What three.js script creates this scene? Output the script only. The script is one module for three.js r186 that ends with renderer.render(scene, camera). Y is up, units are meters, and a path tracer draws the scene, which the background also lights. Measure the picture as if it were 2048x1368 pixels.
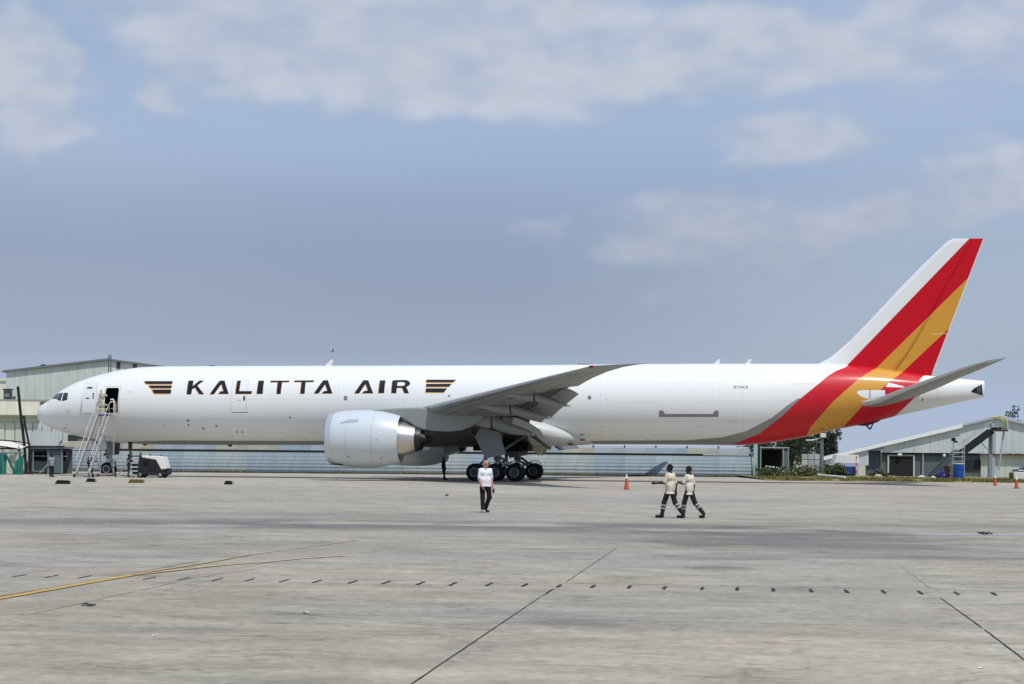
import * as THREE from 'three';
import { mergeGeometries } from 'three/addons/utils/BufferGeometryUtils.js';
import { RoundedBoxGeometry } from 'three/addons/geometries/RoundedBoxGeometry.js';
import { Brush, Evaluator, SUBTRACTION } from 'three-bvh-csg';

// ------------------------------------------------------------------ camera, sky, sun, exposure
const scene = new THREE.Scene();
const CAM_H = 2.08, ROLL = 0.00876, FPX = 3612;          // eye height in metres, roll, focal length in pixels of the 2048 px photograph
const camera = new THREE.PerspectiveCamera(2 * Math.atan(684 / FPX) * 180 / Math.PI, 1024 / 684, 0.5, 4000);
camera.position.set(0, CAM_H, 0);
camera.rotation.z = ROLL;
camera.setViewOffset(1024, 684, 0, -111.4, 1024, 684);   // shifted lens: verticals stay vertical
const SUN = new THREE.Vector3(0.27, 1, 0.46).normalize();
const SUN_I = 3.2, EXPOSURE = 1.0;

// seeded noise
let seed = 12345;
const rnd = () => { seed = (seed * 1664525 + 1013904223) >>> 0; return seed / 4294967296; };
const rr = (a, b) => a + (b - a) * rnd();
const hash = (x, y, z = 0) => { let h = (x * 374761393 + y * 668265263 + z * 2147483647) | 0; h = Math.imul(h ^ (h >>> 13), 1274126177); h ^= h >>> 16; return (h >>> 0) / 4294967296; };
const sm = (a, b, x) => { const t = Math.min(1, Math.max(0, (x - a) / (b - a))); return t * t * (3 - 2 * t); };
const lerp = (a, b, t) => a + (b - a) * t;
function vnoise(x, y, per = 0, s = 0) {
  const xi = Math.floor(x), yi = Math.floor(y); let fx = x - xi, fy = y - yi;
  fx = fx * fx * (3 - 2 * fx); fy = fy * fy * (3 - 2 * fy);
  const m = (v) => per ? ((v % per) + per) % per : v;
  const a = hash(m(xi), m(yi), s), b = hash(m(xi + 1), m(yi), s), c = hash(m(xi), m(yi + 1), s), d = hash(m(xi + 1), m(yi + 1), s);
  return lerp(lerp(a, b, fx), lerp(c, d, fx), fy);
}
function fbm(x, y, oct = 5, per = 0, s = 0) { let v = 0, a = 0.5, n = 0; for (let i = 0; i < oct; i++) { v += a * vnoise(x, y, per, s + i * 17); n += a; a *= 0.5; if (per) { x *= 2; y *= 2; per *= 2; } else { const q = x * 1.62 - y * 1.2; y = x * 1.2 + y * 1.62 + 3.7; x = q; } } return v / n; }
const s2l = (c) => c <= 0.04045 ? c / 12.92 : Math.pow((c + 0.055) / 1.055, 2.4);
const lin = (r, g, b) => [s2l(r / 255), s2l(g / 255), s2l(b / 255)];

// pixel of the 2048 px photograph -> viewing slope, point at a depth, point on the ground (used to lay the place out)
function slope(px, py) { const u = px - 1024, v = 906.8 - py, c = Math.cos(ROLL), s = Math.sin(ROLL); return [(u * c - v * s) / FPX, (u * s + v * c) / FPX]; }
const at = (px, py, d) => { const [a, b] = slope(px, py); return new THREE.Vector3(a * d, CAM_H + b * d, -d); };
const onGround = (px, py) => { const [a, b] = slope(px, py), d = -CAM_H / b; return new THREE.Vector3(a * d, 0, -d); };

function makeSky() {
  const W = 2048, H = 1536, data = new Float32Array(W * H * 4);
  const grad = [[-90, 150, 150, 145], [-2, 168, 180, 196], [0, 176, 190, 211], [1.5, 172, 187, 212], [3.2, 158, 171, 191], [5, 151, 165, 188], [6.4, 148, 164, 190], [7.8, 153, 170, 199], [9.4, 162, 181, 210], [11, 164, 183, 212], [15, 157, 178, 211], [30, 140, 165, 208], [60, 122, 150, 200], [90, 112, 142, 196]];
  // cloud banks as seen from the apron: azimuth, elevation, half widths (degrees), strength
  const A = (px) => Math.atan((px - 1024) / FPX) * 57.2958, E = (py) => Math.atan((907 - py) / FPX) * 57.2958;
  const blobs = [[720, 40, 520, 120, 1], [900, 150, 330, 75, .9], [470, 150, 240, 60, .75], [20, 190, 75, 130, 1.05], [45, 290, 70, 55, .9], [297, 218, 30, 34, .9], [1400, 90, 150, 75, 1.05], [1610, 110, 200, 70, .9], [1290, 150, 100, 45, .9], [1900, 70, 260, 90, .75], [1150, 150, 110, 75, .8],
    [1570, 290, 130, 50, .9], [1390, 430, 100, 55, 1.0], [1500, 470, 240, 70, .9], [1790, 440, 110, 50, .85], [1950, 370, 140, 55, .85], [1090, 465, 75, 30, .8], [1450, 560, 300, 60, .45], [110, 205, 90, 40, .5]]
    .map(([x, y, w, h, s]) => [A(x), E(y), w / 63, h / 63, s]);
  for (let j = 0; j < H; j++) {
    const el = ((j + 0.5) / H - 0.5) * 180;
    let k = 0; while (k < grad.length - 2 && el > grad[k + 1][0]) k++;
    const t = Math.min(1, Math.max(0, (el - grad[k][0]) / (grad[k + 1][0] - grad[k][0])));
    const base = [1, 2, 3].map((c) => lerp(grad[k][c], grad[k + 1][c], t));
    for (let i = 0; i < W; i++) {
      let az = ((i + 0.5) / W - 0.25) * 360; if (az > 180) az -= 360;
      const o = (j * W + i) * 4; let c = base.slice();
      if (el > -3) {
        // slow change of the haze from place to place
        const hz = fbm(az * 0.07 + 31, el * 0.22 + 7, 3) - 0.5, band = sm(1, 5, el) * sm(9.5, 6.5, el);
        c = c.map((v, q) => v + band * (sm(-2, 13, az) * [14, 15, 12][q]) + hz * [16, 12, 9][q]);
        let s = 0;
        const wx = (fbm(az * 0.35, el * 0.8, 4, 0, 3) - 0.5) * 3.2, wy = (fbm(az * 0.5, el * 0.9, 4, 0, 9) - 0.5) * 1.5;
        if (Math.abs(az) < 24 && el < 19) for (const [x, y, w, h, st] of blobs) { const dx = (az + wx - x) / w, dy = (el + wy - y) / h, d = dx * dx + dy * dy; if (d < 4) s = Math.max(s, st * Math.exp(-d * d * 0.42)); }
        const n = fbm(az * 0.7 + 5, el * 1.4, 5, 0, 21), n2 = fbm(az * 2.4 + 5, el * 4.2, 4, 0, 33);
        const seen = sm(27, 19, Math.abs(az)) * sm(21, 16, el);
        const wild = sm(0.44, 0.62, fbm(az * 0.09 + 50, el * 0.14 + 20, 5, 0, 41)) * (1 - seen) * sm(4, 12, el);
        let d = sm(0.28, 0.86, s + (n - 0.5) * 0.46 + (n2 - 0.5) * 0.14) * (s > 0.06 ? 1 : 0) * (0.60 + 0.34 * sm(.3, .62, n)); d = Math.max(d, wild * 0.8);
        const hi = sm(4, 11, el), tone = 0.965 + 0.10 * (n - 0.4) + 0.05 * (n2 - .5);
        const cc = [lerp(170, 194, hi) * tone, lerp(180, 202, hi) * tone, lerp(199, 217, hi) * tone];
        c = c.map((v, q) => lerp(v, cc[q], d));
      }
      const l = lin(...c); data[o] = l[0]; data[o + 1] = l[1]; data[o + 2] = l[2]; data[o + 3] = 1;
    }
  }
  const t = new THREE.DataTexture(data, W, H, THREE.RGBAFormat, THREE.FloatType);
  t.mapping = THREE.EquirectangularReflectionMapping; t.magFilter = t.minFilter = THREE.LinearFilter; t.wrapS = THREE.RepeatWrapping; t.needsUpdate = true;
  return t;
}
scene.background = makeSky();
scene.environment = scene.background;
const sun = new THREE.DirectionalLight(new THREE.Color(1, 0.955, 0.88), SUN_I);
sun.position.copy(SUN).multiplyScalar(300).add(new THREE.Vector3(0, 0, -120)); sun.target.position.set(0, 0, -120);
sun.castShadow = true; sun.shadow.radius = 1.1; sun.shadow.mapSize.set(4096, 4096);
Object.assign(sun.shadow.camera, { left: -110, right: 110, top: 130, bottom: -130, near: 10, far: 700 });
scene.add(sun, sun.target);

// ------------------------------------------------------------------ helpers
const V = (x, y, z) => new THREE.Vector3(x, y, z);
const M = (color, roughness = 0.7, o = {}) => new THREE.MeshStandardMaterial({ color: new THREE.Color(color), roughness, ...o });
const usedNames = {};
function numbered(n) { const k = usedNames[n] = (usedNames[n] ?? -1) + 1; return k ? `${n}_${String(k).padStart(3, '0')}` : n; }
function thing(name, label, category, pos = [0, 0, 0], turn = 0, group) {
  const o = new THREE.Group(); o.name = numbered(name); scene.add(o);
  o.position.set(...(pos.isVector3 ? pos.toArray() : pos)); o.rotation.y = turn; o.userData = { label, category }; if (group) o.userData.group = group;
  return o;
}
function mesh(name, geo, mat, parent) {
  const m = new THREE.Mesh(Array.isArray(geo) ? join(geo) : geo, mat); m.name = name; m.castShadow = m.receiveShadow = true; if (parent) parent.add(m); return m;
}
function struct(name, geo, mat) { const m = mesh(numbered(name), geo, mat, scene); m.userData.kind = 'structure'; return m; }
function join(list) {
  const gs = list.map((g) => { const h = g.index ? g.toNonIndexed() : g.clone(); for (const k of Object.keys(h.attributes)) if (!['position', 'normal', 'uv'].includes(k)) h.deleteAttribute(k); if (!h.attributes.normal) h.computeVertexNormals(); if (!h.attributes.uv) h.setAttribute('uv', new THREE.BufferAttribute(new Float32Array(h.attributes.position.count * 2), 2)); return h; });
  return mergeGeometries(gs);
}
function bx(w, h, d, x = 0, y = 0, z = 0, rx = 0, ry = 0, rz = 0) { const g = new THREE.BoxGeometry(w, h, d); g.rotateX(rx); g.rotateY(ry); g.rotateZ(rz); return g.translate(x, y, z); }
function rb(w, h, d, x = 0, y = 0, z = 0, r = 0.04, s = 2) { return new RoundedBoxGeometry(w, h, d, s, Math.min(r, w / 2.1, h / 2.1, d / 2.1)).translate(x, y, z); }
function rod(a, b, r, r2 = r, seg = 10) {
  a = a.isVector3 ? a : V(...a); b = b.isVector3 ? b : V(...b); const d = b.clone().sub(a), L = d.length();
  const g = new THREE.CylinderGeometry(r2, r, L, seg); g.applyQuaternion(new THREE.Quaternion().setFromUnitVectors(V(0, 1, 0), d.normalize()));
  return g.translate((a.x + b.x) / 2, (a.y + b.y) / 2, (a.z + b.z) / 2);
}
function bar(a, b, w, h) { // square bar between two points
  a = a.isVector3 ? a : V(...a); b = b.isVector3 ? b : V(...b); const g = new THREE.BoxGeometry(w, h, a.distanceTo(b)), o = new THREE.Object3D(); o.position.copy(a).lerp(b, 0.5); o.lookAt(b); o.updateMatrix(); return g.applyMatrix4(o.matrix);
}
function tubeGeo(pts, r, seg = 24, rs = 8) { return new THREE.TubeGeometry(new THREE.CatmullRomCurve3(pts.map((p) => p.isVector3 ? p : V(...p))), seg, r, rs); }
// rings of points (each closed) lofted into a skin, ends capped
function loft(rings, o = {}) {
  const n = rings[0].length, pos = [], idx = [], uv = [];
  rings.forEach((r, i) => r.forEach((p, j) => { pos.push(p[0], p[1], p[2]); uv.push(...(o.uv ? o.uv(p) : [j / n, i / rings.length])); }));
  for (let i = 0; i < rings.length - 1; i++) for (let j = 0; j < n; j++) { const a = i * n + j, b = i * n + (j + 1) % n, c = a + n, d = b + n; o.flip ? idx.push(a, c, b, b, c, d) : idx.push(a, b, c, b, d, c); }
  const g = new THREE.BufferGeometry(); g.setAttribute('position', new THREE.Float32BufferAttribute(pos, 3)); g.setAttribute('uv', new THREE.Float32BufferAttribute(uv, 2)); g.setIndex(idx); g.computeVertexNormals();
  const out = [g];
  for (const [k, on] of [[0, o.capA !== false], [rings.length - 1, o.capB !== false]]) if (on) {
    const r = rings[k], c = [0, 1, 2].map((q) => r.reduce((s, p) => s + p[q], 0) / n), cp = [], cu = [];
    for (let j = 0; j < n; j++) { const a = r[j], b = r[(j + 1) % n], tri = (k === 0) !== !!o.flip ? [c, b, a] : [c, a, b]; tri.forEach((p) => { cp.push(...p); cu.push(...(o.uv ? o.uv(p) : [0, 0])); }); }
    const h = new THREE.BufferGeometry(); h.setAttribute('position', new THREE.Float32BufferAttribute(cp, 3)); h.setAttribute('uv', new THREE.Float32BufferAttribute(cu, 2)); h.computeVertexNormals(); out.push(h);
  }
  return join(out);
}
function plate(pts, thick, axis = 'z', bevel = 0.02) { // polygon of [x,y] extruded along z (centred)
  const s = new THREE.Shape(pts.map((p) => new THREE.Vector2(p[0], p[1])));
  return new THREE.ExtrudeGeometry(s, { depth: thick - 2 * bevel, bevelEnabled: bevel > 0, bevelSize: bevel, bevelThickness: bevel, bevelSegments: 2, curveSegments: 8 }).translate(0, 0, -(thick - 2 * bevel) / 2);
}
function canvasTex(w, h, draw) { const c = document.createElement('canvas'); c.width = w; c.height = h; draw(c.getContext('2d'), w, h); const t = new THREE.CanvasTexture(c); t.colorSpace = THREE.SRGBColorSpace; t.anisotropy = 8; return t; }
function dataTex(n, fn, srgb = true) { const d = new Uint8Array(n * n * 4); for (let j = 0; j < n; j++) for (let i = 0; i < n; i++) { const c = fn(i / n, j / n), o = (j * n + i) * 4; for (let k = 0; k < 3; k++) d[o + k] = Math.max(0, Math.min(255, c[k])); d[o + 3] = 255; } const t = new THREE.DataTexture(d, n, n); t.wrapS = t.wrapT = THREE.RepeatWrapping; t.magFilter = THREE.LinearFilter; t.minFilter = THREE.LinearMipmapLinearFilter; t.generateMipmaps = true; t.anisotropy = 8; if (srgb) t.colorSpace = THREE.SRGBColorSpace; t.needsUpdate = true; return t; }
function pchip(tab, f = (x) => x) { // smooth monotone curve through a table
  const x = tab.map((p) => f(p[0])), y = tab.map((p) => p[1]), n = x.length, d = [], m = [];
  for (let i = 0; i < n - 1; i++) d.push((y[i + 1] - y[i]) / (x[i + 1] - x[i]));
  m[0] = d[0]; m[n - 1] = d[n - 2];
  for (let i = 1; i < n - 1; i++) m[i] = d[i - 1] * d[i] <= 0 ? 0 : 2 / (1 / d[i - 1] + 1 / d[i]);
  return (q) => { q = f(q); if (q <= x[0]) return y[0]; if (q >= x[n - 1]) return y[n - 1]; let i = 0; while (q > x[i + 1]) i++; const h = x[i + 1] - x[i], t = (q - x[i]) / h, t2 = t * t, t3 = t2 * t; return (2 * t3 - 3 * t2 + 1) * y[i] + (t3 - 2 * t2 + t) * h * m[i] + (-2 * t3 + 3 * t2) * y[i + 1] + (t3 - t2) * h * m[i + 1]; };
}
// smooth skin over a distance field (naive surface nets)
function skin(f, lo, hi, h) {
  const n = [0, 1, 2].map((k) => Math.ceil((hi[k] - lo[k]) / h) + 2), val = new Float32Array(n[0] * n[1] * n[2]), id = (i, j, k) => i + n[0] * (j + n[1] * k);
  for (let k = 0; k < n[2]; k++) for (let j = 0; j < n[1]; j++) for (let i = 0; i < n[0]; i++) val[id(i, j, k)] = f(lo[0] + i * h, lo[1] + j * h, lo[2] + k * h);
  const vert = new Int32Array(val.length).fill(-1), pos = [], idx = [];
  for (let k = 0; k < n[2] - 1; k++) for (let j = 0; j < n[1] - 1; j++) for (let i = 0; i < n[0] - 1; i++) {
    let c = 0, sx = 0, sy = 0, sz = 0;
    const e = (i1, j1, k1, i2, j2, k2) => { const a = val[id(i1, j1, k1)], b = val[id(i2, j2, k2)]; if ((a < 0) !== (b < 0)) { const t = a / (a - b); sx += i1 + (i2 - i1) * t; sy += j1 + (j2 - j1) * t; sz += k1 + (k2 - k1) * t; c++; } };
    for (let a = 0; a < 2; a++) for (let b = 0; b < 2; b++) { e(i, j + a, k + b, i + 1, j + a, k + b); e(i + a, j, k + b, i + a, j + 1, k + b); e(i + a, j + b, k, i + a, j + b, k + 1); }
    if (c) { vert[id(i, j, k)] = pos.length / 3; pos.push(lo[0] + sx / c * h, lo[1] + sy / c * h, lo[2] + sz / c * h); }
  }
  const quad = (a, b, c, d, flip) => { if (a < 0 || b < 0 || c < 0 || d < 0) return; flip ? idx.push(a, c, b, a, d, c) : idx.push(a, b, c, a, c, d); };
  for (let k = 1; k < n[2] - 1; k++) for (let j = 1; j < n[1] - 1; j++) for (let i = 1; i < n[0] - 1; i++) {
    const a = val[id(i, j, k)] < 0;
    if (a !== val[id(i + 1, j, k)] < 0) quad(vert[id(i, j - 1, k - 1)], vert[id(i, j, k - 1)], vert[id(i, j, k)], vert[id(i, j - 1, k)], !a);
    if (a !== val[id(i, j + 1, k)] < 0) quad(vert[id(i - 1, j, k - 1)], vert[id(i, j, k - 1)], vert[id(i, j, k)], vert[id(i - 1, j, k)], a);
    if (a !== val[id(i, j, k + 1)] < 0) quad(vert[id(i - 1, j - 1, k)], vert[id(i, j - 1, k)], vert[id(i, j, k)], vert[id(i - 1, j, k)], !a);
  }
  const g = new THREE.BufferGeometry(); g.setAttribute('position', new THREE.Float32BufferAttribute(pos, 3)); g.setIndex(idx); g.computeVertexNormals(); return g;
}

// ------------------------------------------------------------------ ground
const concreteTex = dataTex(2048, (u, v) => {
  const a = fbm(u * 11, v * 17, 5, 0, 1), b = fbm(u * 130, v * 130, 2, 130, 5), sp = vnoise(u * 520, v * 520, 520, 8), q = Math.abs(fbm(u * 7 + 3, v * 14 + 8, 4, 0, 14) - .5);
  const e = Math.min(1, Math.min(u, 1 - u, v, 1 - v) * 14), k = 214 + (a - 0.5) * 62 * e + (b - 0.5) * 40 + (sp > 0.93 ? -22 : 0) - 30 * sm(.022, 0, q) * e; return [k + 3, k, k - 5];
});
concreteTex.repeat.set(1 / 11.3, 1 / 11.3); concreteTex.rotation = 0.2;
const slabA = 7.5 * Math.PI / 180, away = [Math.sin(slabA), -Math.cos(slabA)], across = [Math.cos(slabA), Math.sin(slabA)], slabO = [0.64, -27.78];
const slabPt = (s, t, y = 0) => V(slabO[0] + across[0] * s + away[0] * t, y, slabO[1] + across[1] * s + away[1] * t);
const slabST = (x, z) => { const dx = x - slabO[0], dz = z - slabO[1]; return [dx * across[0] + dz * across[1], dx * away[0] + dz * away[1]]; };
const apron = new THREE.Group(); apron.name = 'apron'; apron.userData.kind = 'structure'; scene.add(apron);
{
  const zs = []; for (let d = 10; d < 178; d *= 1.0075) zs.push(-d); zs.push(-178);
  const xs = []; for (let x = -75; x <= 75; x += 0.36) xs.push(x);
  const pos = [], col = [], uv = [], idx = [], nx = xs.length;
  // oil, rubber and water stains: centre x, z, half sizes, turn, darkness
  const stains = []; const S = (px, py, w, dz, k) => { const g = onGround(px, py); stains.push([g.x, g.z, w, dz, k]); };
  S(250, 1045, 7, 3.4, .24); S(560, 1050, 7, 3, .26); S(900, 1048, 6, 2.6, .28); S(1250, 1055, 6, 3, .26); S(1500, 1062, 7, 3, .24); S(1700, 1072, 5, 4, .30); S(1460, 1086, 4, 2.6, .30); S(1850, 1095, 4, 3, .26); S(1600, 1118, 3, 2, .26); S(1950, 1120, 2.5, 1.6, .22); S(150, 1075, 3, 3, .2); S(600, 1090, 3, 1.6, .16); S(1430, 1135, .6, .6, .4); S(1350, 1250, 1.6, .8, .12); S(540, 1230, 1.2, .6, .2); S(1000, 1225, 1.2, .5, .2); S(640, 1030, 6, 4, .2); S(1950, 1050, 6, 4, .2); S(1130, 1245, .7, .9, .2); S(1690, 1262, 1.0, .5, .12); S(860, 1210, 1, .5, .16); S(330, 1260, 1, .5, .18); S(1580, 1268, 1.2, .4, .1); S(120, 1020, 6, 4, .2); S(1240, 1000, 8, 5, .14); S(800, 1000, 7, 4, .12);
  for (const z of zs) for (const x of xs) {
    const d = -z, [s, t] = slabST(x, z);
    let k = 0.48;
    k *= 1 + (hash(Math.floor(s / 5.8 + 0.001), Math.floor((t - 1.15) / 6), 4) - 0.5) * 0.08 * sm(70, 40, d);
    const a = fbm(x * 0.07 + 9, z * 0.06 + 3, 5, 0, 51), b = fbm(x * 0.22, z * 0.40, 5, 0, 61), c = fbm(x * 0.9, z * 1.7, 4, 0, 71);
    k *= 1 + (a - 0.5) * 0.30 + (b - 0.5) * 0.24 + (c - 0.5) * 0.30;
    let st = 0; for (const [sx, sz, w, dz, q] of stains) { const e = ((x - sx) / w) ** 2 + ((z - sz) / dz) ** 2; if (e < 5) st += q * Math.exp(-e) * sm(0.30, 0.62, b) * (0.5 + 1.0 * c) * 1.5; }
    k *= 1 - Math.min(0.5, st);
    // wandering tyre smears and drag marks
    const w1 = Math.abs(fbm(x * 0.05 + 3, z * 0.11, 3, 0, 81) - 0.5), w2 = Math.abs(fbm(x * 0.08 + 13, z * 0.17 + 5, 3, 0, 91) - 0.5), w3 = Math.abs(fbm(x * 0.12 + 43, z * 0.3 + 15, 3, 0, 97) - 0.5), w4 = Math.abs(fbm(x * 0.3 + 23, z * 0.7 + 5, 3, 0, 99) - 0.5);
    k *= 1 - 0.14 * sm(0.02, 0.0, w1) * sm(12, 30, d) - 0.17 * sm(0.016, 0, w2) * (0.3 + b) - .15 * sm(.012, 0, w3) * sm(.4, .6, c) - .12 * sm(.012, 0, w4) * sm(.45, .6, b) * sm(60, 30, d);
    k *= 1 + 0.10 * sm(70, 120, d) - 0.02 * sm(26, 16, d);
    const warm = 0.62 + (fbm(x * 0.2 + 70, z * 0.25, 4, 0, 19) - 0.5) * 2.2 + sm(34, 20, d) * .35 - st * 1.6, pink = (fbm(x * 0.35 + 7, z * 0.5 + 90, 3, 0, 29) - .5) * .10;
    const kr = k * (1.005 + 0.03 * warm + pink * .5), kg = k * (.961 + .002 * warm - pink * .3), kb = k * (0.868 - 0.075 * warm);
    pos.push(x, 0, z); uv.push(x, z); col.push(kr, kg, kb);
  }
  for (let j = 0; j < zs.length - 1; j++) for (let i = 0; i < nx - 1; i++) { const p = j * nx + i; idx.push(p, p + 1, p + nx, p + 1, p + nx + 1, p + nx); }
  const g = new THREE.BufferGeometry(); g.setAttribute('position', new THREE.Float32BufferAttribute(pos, 3)); g.setAttribute('color', new THREE.Float32BufferAttribute(col, 3)); g.setAttribute('uv', new THREE.Float32BufferAttribute(uv, 2)); g.setIndex(idx); g.computeVertexNormals();
  const m = M(0xffffff, 0.86, { vertexColors: true, map: concreteTex, bumpMap: concreteTex, bumpScale: 0.004 });
  mesh('concrete_surface', g, m, apron);
  // joints between the slabs, as ragged strips of dark filler
  const filler = M(0x2b2a27, 0.95), filler2 = M(0x5a5750, 0.95);
  const strip = (name, P, Q, w, mat, rag = 0.35, y = 0.004) => {
    const n = Math.max(3, Math.ceil(P.distanceTo(Q) / 0.3)), dir = Q.clone().sub(P).normalize(), nrm = V(-dir.z, 0, dir.x), p = [], ix = [];
    for (let i = 0; i <= n; i++) { const c = P.clone().lerp(Q, i / n).addScaledVector(nrm, rr(-1, 1) * w * 0.12), h1 = w * (0.5 + rr(-1, 1) * rag * 0.5), h2 = w * (0.5 + rr(-1, 1) * rag * 0.5); const e = i === 0 || i === n ? 0.4 : 1; const A2 = c.clone().addScaledVector(nrm, h1 * e), B2 = c.clone().addScaledVector(nrm, -h2 * e); p.push(A2.x, y, A2.z, B2.x, y, B2.z); if (i < n) { const a = i * 2; ix.push(a, a + 2, a + 1, a + 1, a + 2, a + 3); } }
    const sg = new THREE.BufferGeometry(); sg.setAttribute('position', new THREE.Float32BufferAttribute(p, 3)); sg.setIndex(ix); sg.computeVertexNormals(); if (sg.attributes.normal.getY(0) < 0) { sg.index.array.reverse(); sg.computeVertexNormals(); }
    return mesh(name, sg, mat, apron);
  };
  strip('joint_seal', slabPt(0, -13), slabPt(0, -1.6), 0.02, filler, .25); strip('joint_seal', slabPt(0, -1.5), slabPt(0.02, 0.05), 0.03, filler, .7);
  strip('joint_seal', slabPt(0.06, 1.5), slabPt(0.08, 12.5), 0.022, filler2);
  strip('joint_seal', slabPt(5.8, -12), slabPt(5.82, -5.2), 0.024, filler); strip('joint_seal', slabPt(5.82, -5.1), slabPt(5.8, -.3), 0.022, filler);
  strip('joint_seal', slabPt(-5.95, -6), slabPt(-5.95, -1.9), 0.012, filler2); strip('joint_seal', slabPt(-5.95, -1.85), slabPt(-5.95, .2), 0.018, filler2); strip('joint_seal', slabPt(-5.95, 1.6), slabPt(-5.95, 6), 0.012, M(0x7d7a72, .95));
  strip('joint_seal', slabPt(0, 1.3), slabPt(9.5, 1.25), 0.03, M(0x77746b, .95), .9); strip('joint_seal', slabPt(-9.6, 1.2), slabPt(-0.2, 1.28), 0.03, M(0x85827a, .95), .9);
  strip('joint_seal', slabPt(-3.5, -5.1), slabPt(6, -5.0), 0.018, M(0x85827a, .95), .9);
  strip('joint_seal', slabPt(5.85, 1.6), slabPt(5.85, 8), 0.014, M(0x8a877f, .95), .8);
  // a few hairline cracks
  for (const [a, b] of [[[350, 1150], [450, 1149]], [[300, 1170], [520, 1137]], [[480, 1218], [990, 1262]], [[1180, 1140], [1380, 1148]]]) strip('crack', onGround(...a), onGround(...b), 0.016, M(0x66635c, 0.95), .9);
  // filled dowel slots across the joint
  const slotMats = [M(0x1e1e1f, .95), M(0x2a2927, .95), M(0x353330, .95)];
  for (let k = 0; k < 29; k++) {
    if (k === 3) continue;
    const s = -8.86 + k * 0.556 + rr(-.02, .02), t = 0.67 + (k / 28) * -0.05 + rr(-.03, .03), L = rr(0.56, 0.7), w = k < 10 ? 0.045 : 0.058;
    const p = [], n = 6; for (const sd of [-1, 1]) for (let i = 0; i <= n; i++) { const q = slabPt(s + sd * (w / 2) * rr(.7, 1.2), t + sd * L * (0.5 - i / n), 0); p.push([q.x, -q.z]); }
    const g2 = new THREE.ShapeGeometry(new THREE.Shape(p.map((q) => new THREE.Vector2(...q)))); g2.rotateX(-Math.PI / 2); g2.translate(0, 0.008, 0);
    mesh('dowel_slot', g2, k === 27 ? M(0x4f4a1c, .95) : slotMats[k % 3], apron);
  }
  // worn yellow taxi lines with dark edging
  const yellowTex = canvasTex(256, 1024, (c, w, h) => { c.fillStyle = '#c2a05a'; c.fillRect(0, 0, w, h); for (let i = 0; i < 2600; i++) { const l = rnd(); c.fillStyle = `rgba(${l < .5 ? '110,95,70' : '205,165,80'},${0.10 + rnd() * 0.25})`; c.fillRect(rnd() * w, rnd() * h, 3 + rnd() * 30, 2 + rnd() * 10); } });
  const paint = (pts, w, mat, y) => {
    const cv = new THREE.CatmullRomCurve3(pts.map(([a, b]) => onGround(a, b))), n = 60, p = [], u = [], ix = [];
    for (let i = 0; i <= n; i++) { const c = cv.getPoint(i / n), d = cv.getTangent(i / n), q = V(-d.z, 0, d.x), j = w * (0.5 + rr(-.06, .06)); p.push(c.x + q.x * j, y, c.z + q.z * j, c.x - q.x * j, y, c.z - q.z * j); u.push(0, i / 12, 1, i / 12); if (i < n) { const a = 2 * i; ix.push(a, a + 1, a + 2, a + 1, a + 3, a + 2); } }
    const g3 = new THREE.BufferGeometry(); g3.setAttribute('position', new THREE.Float32BufferAttribute(p, 3)); g3.setAttribute('uv', new THREE.Float32BufferAttribute(u, 2)); g3.setIndex(ix); g3.computeVertexNormals(); if (g3.attributes.normal.getY(0) < 0) { g3.index.array.reverse(); g3.computeVertexNormals(); }
    return g3;
  };
  const stripe = (pts, w, mat, y) => struct('taxi_line', paint(pts, w, mat, y), mat);
  yellowTex.wrapS = yellowTex.wrapT = THREE.RepeatWrapping;
  const ym = M(0xffffff, 0.8, { map: yellowTex }), yf = M(0xab9562, 0.9), dark = M(0x7a705a, 0.9), yp = M(0xb3a684, .9);
  stripe([[-60, 1207], [0, 1197.5], [150, 1171], [270, 1150]], 0.17, ym, 0.0125);
  stripe([[-60, 1203], [0, 1193], [150, 1168], [268, 1148]], 0.045, dark, 0.0085);
  stripe([[270, 1149], [340, 1138], [420, 1125], [500, 1110]], 0.08, yf, 0.0125); stripe([[270, 1146], [340, 1133], [400, 1122]], 0.025, dark, 0.0085);
  stripe([[500, 1110], [580, 1099], [660, 1088], [715, 1080]], 0.07, yp, 0.0085);
  stripe([[270, 1151], [350, 1142], [440, 1132], [515, 1126]], 0.10, ym, 0.0165); stripe([[520, 1126], [580, 1120], [640, 1115], [690, 1112]], 0.12, M(0xbab08f, .9), 0.0125);
  // ground beyond the apron
  const gt = dataTex(512, (u, v) => { const a = fbm(u * 12, v * 12, 5, 12, 3), b = fbm(u * 40, v * 40, 3, 40, 9); return [118 + a * 60 + b * 25, 118 + a * 50 + b * 22, 96 + a * 36 + b * 20]; }); gt.repeat.set(1 / 20, 1 / 20);
  const gg = new THREE.PlaneGeometry(5000, 5000, 40, 40).rotateX(-Math.PI / 2).translate(0, -0.03, -1000); const uvs = gg.attributes.uv, gp = gg.attributes.position; for (let i = 0; i < uvs.count; i++) uvs.setXY(i, gp.getX(i), gp.getZ(i));
  struct('ground', gg, M(0xffffff, 0.95, { map: gt }));
}
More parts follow.
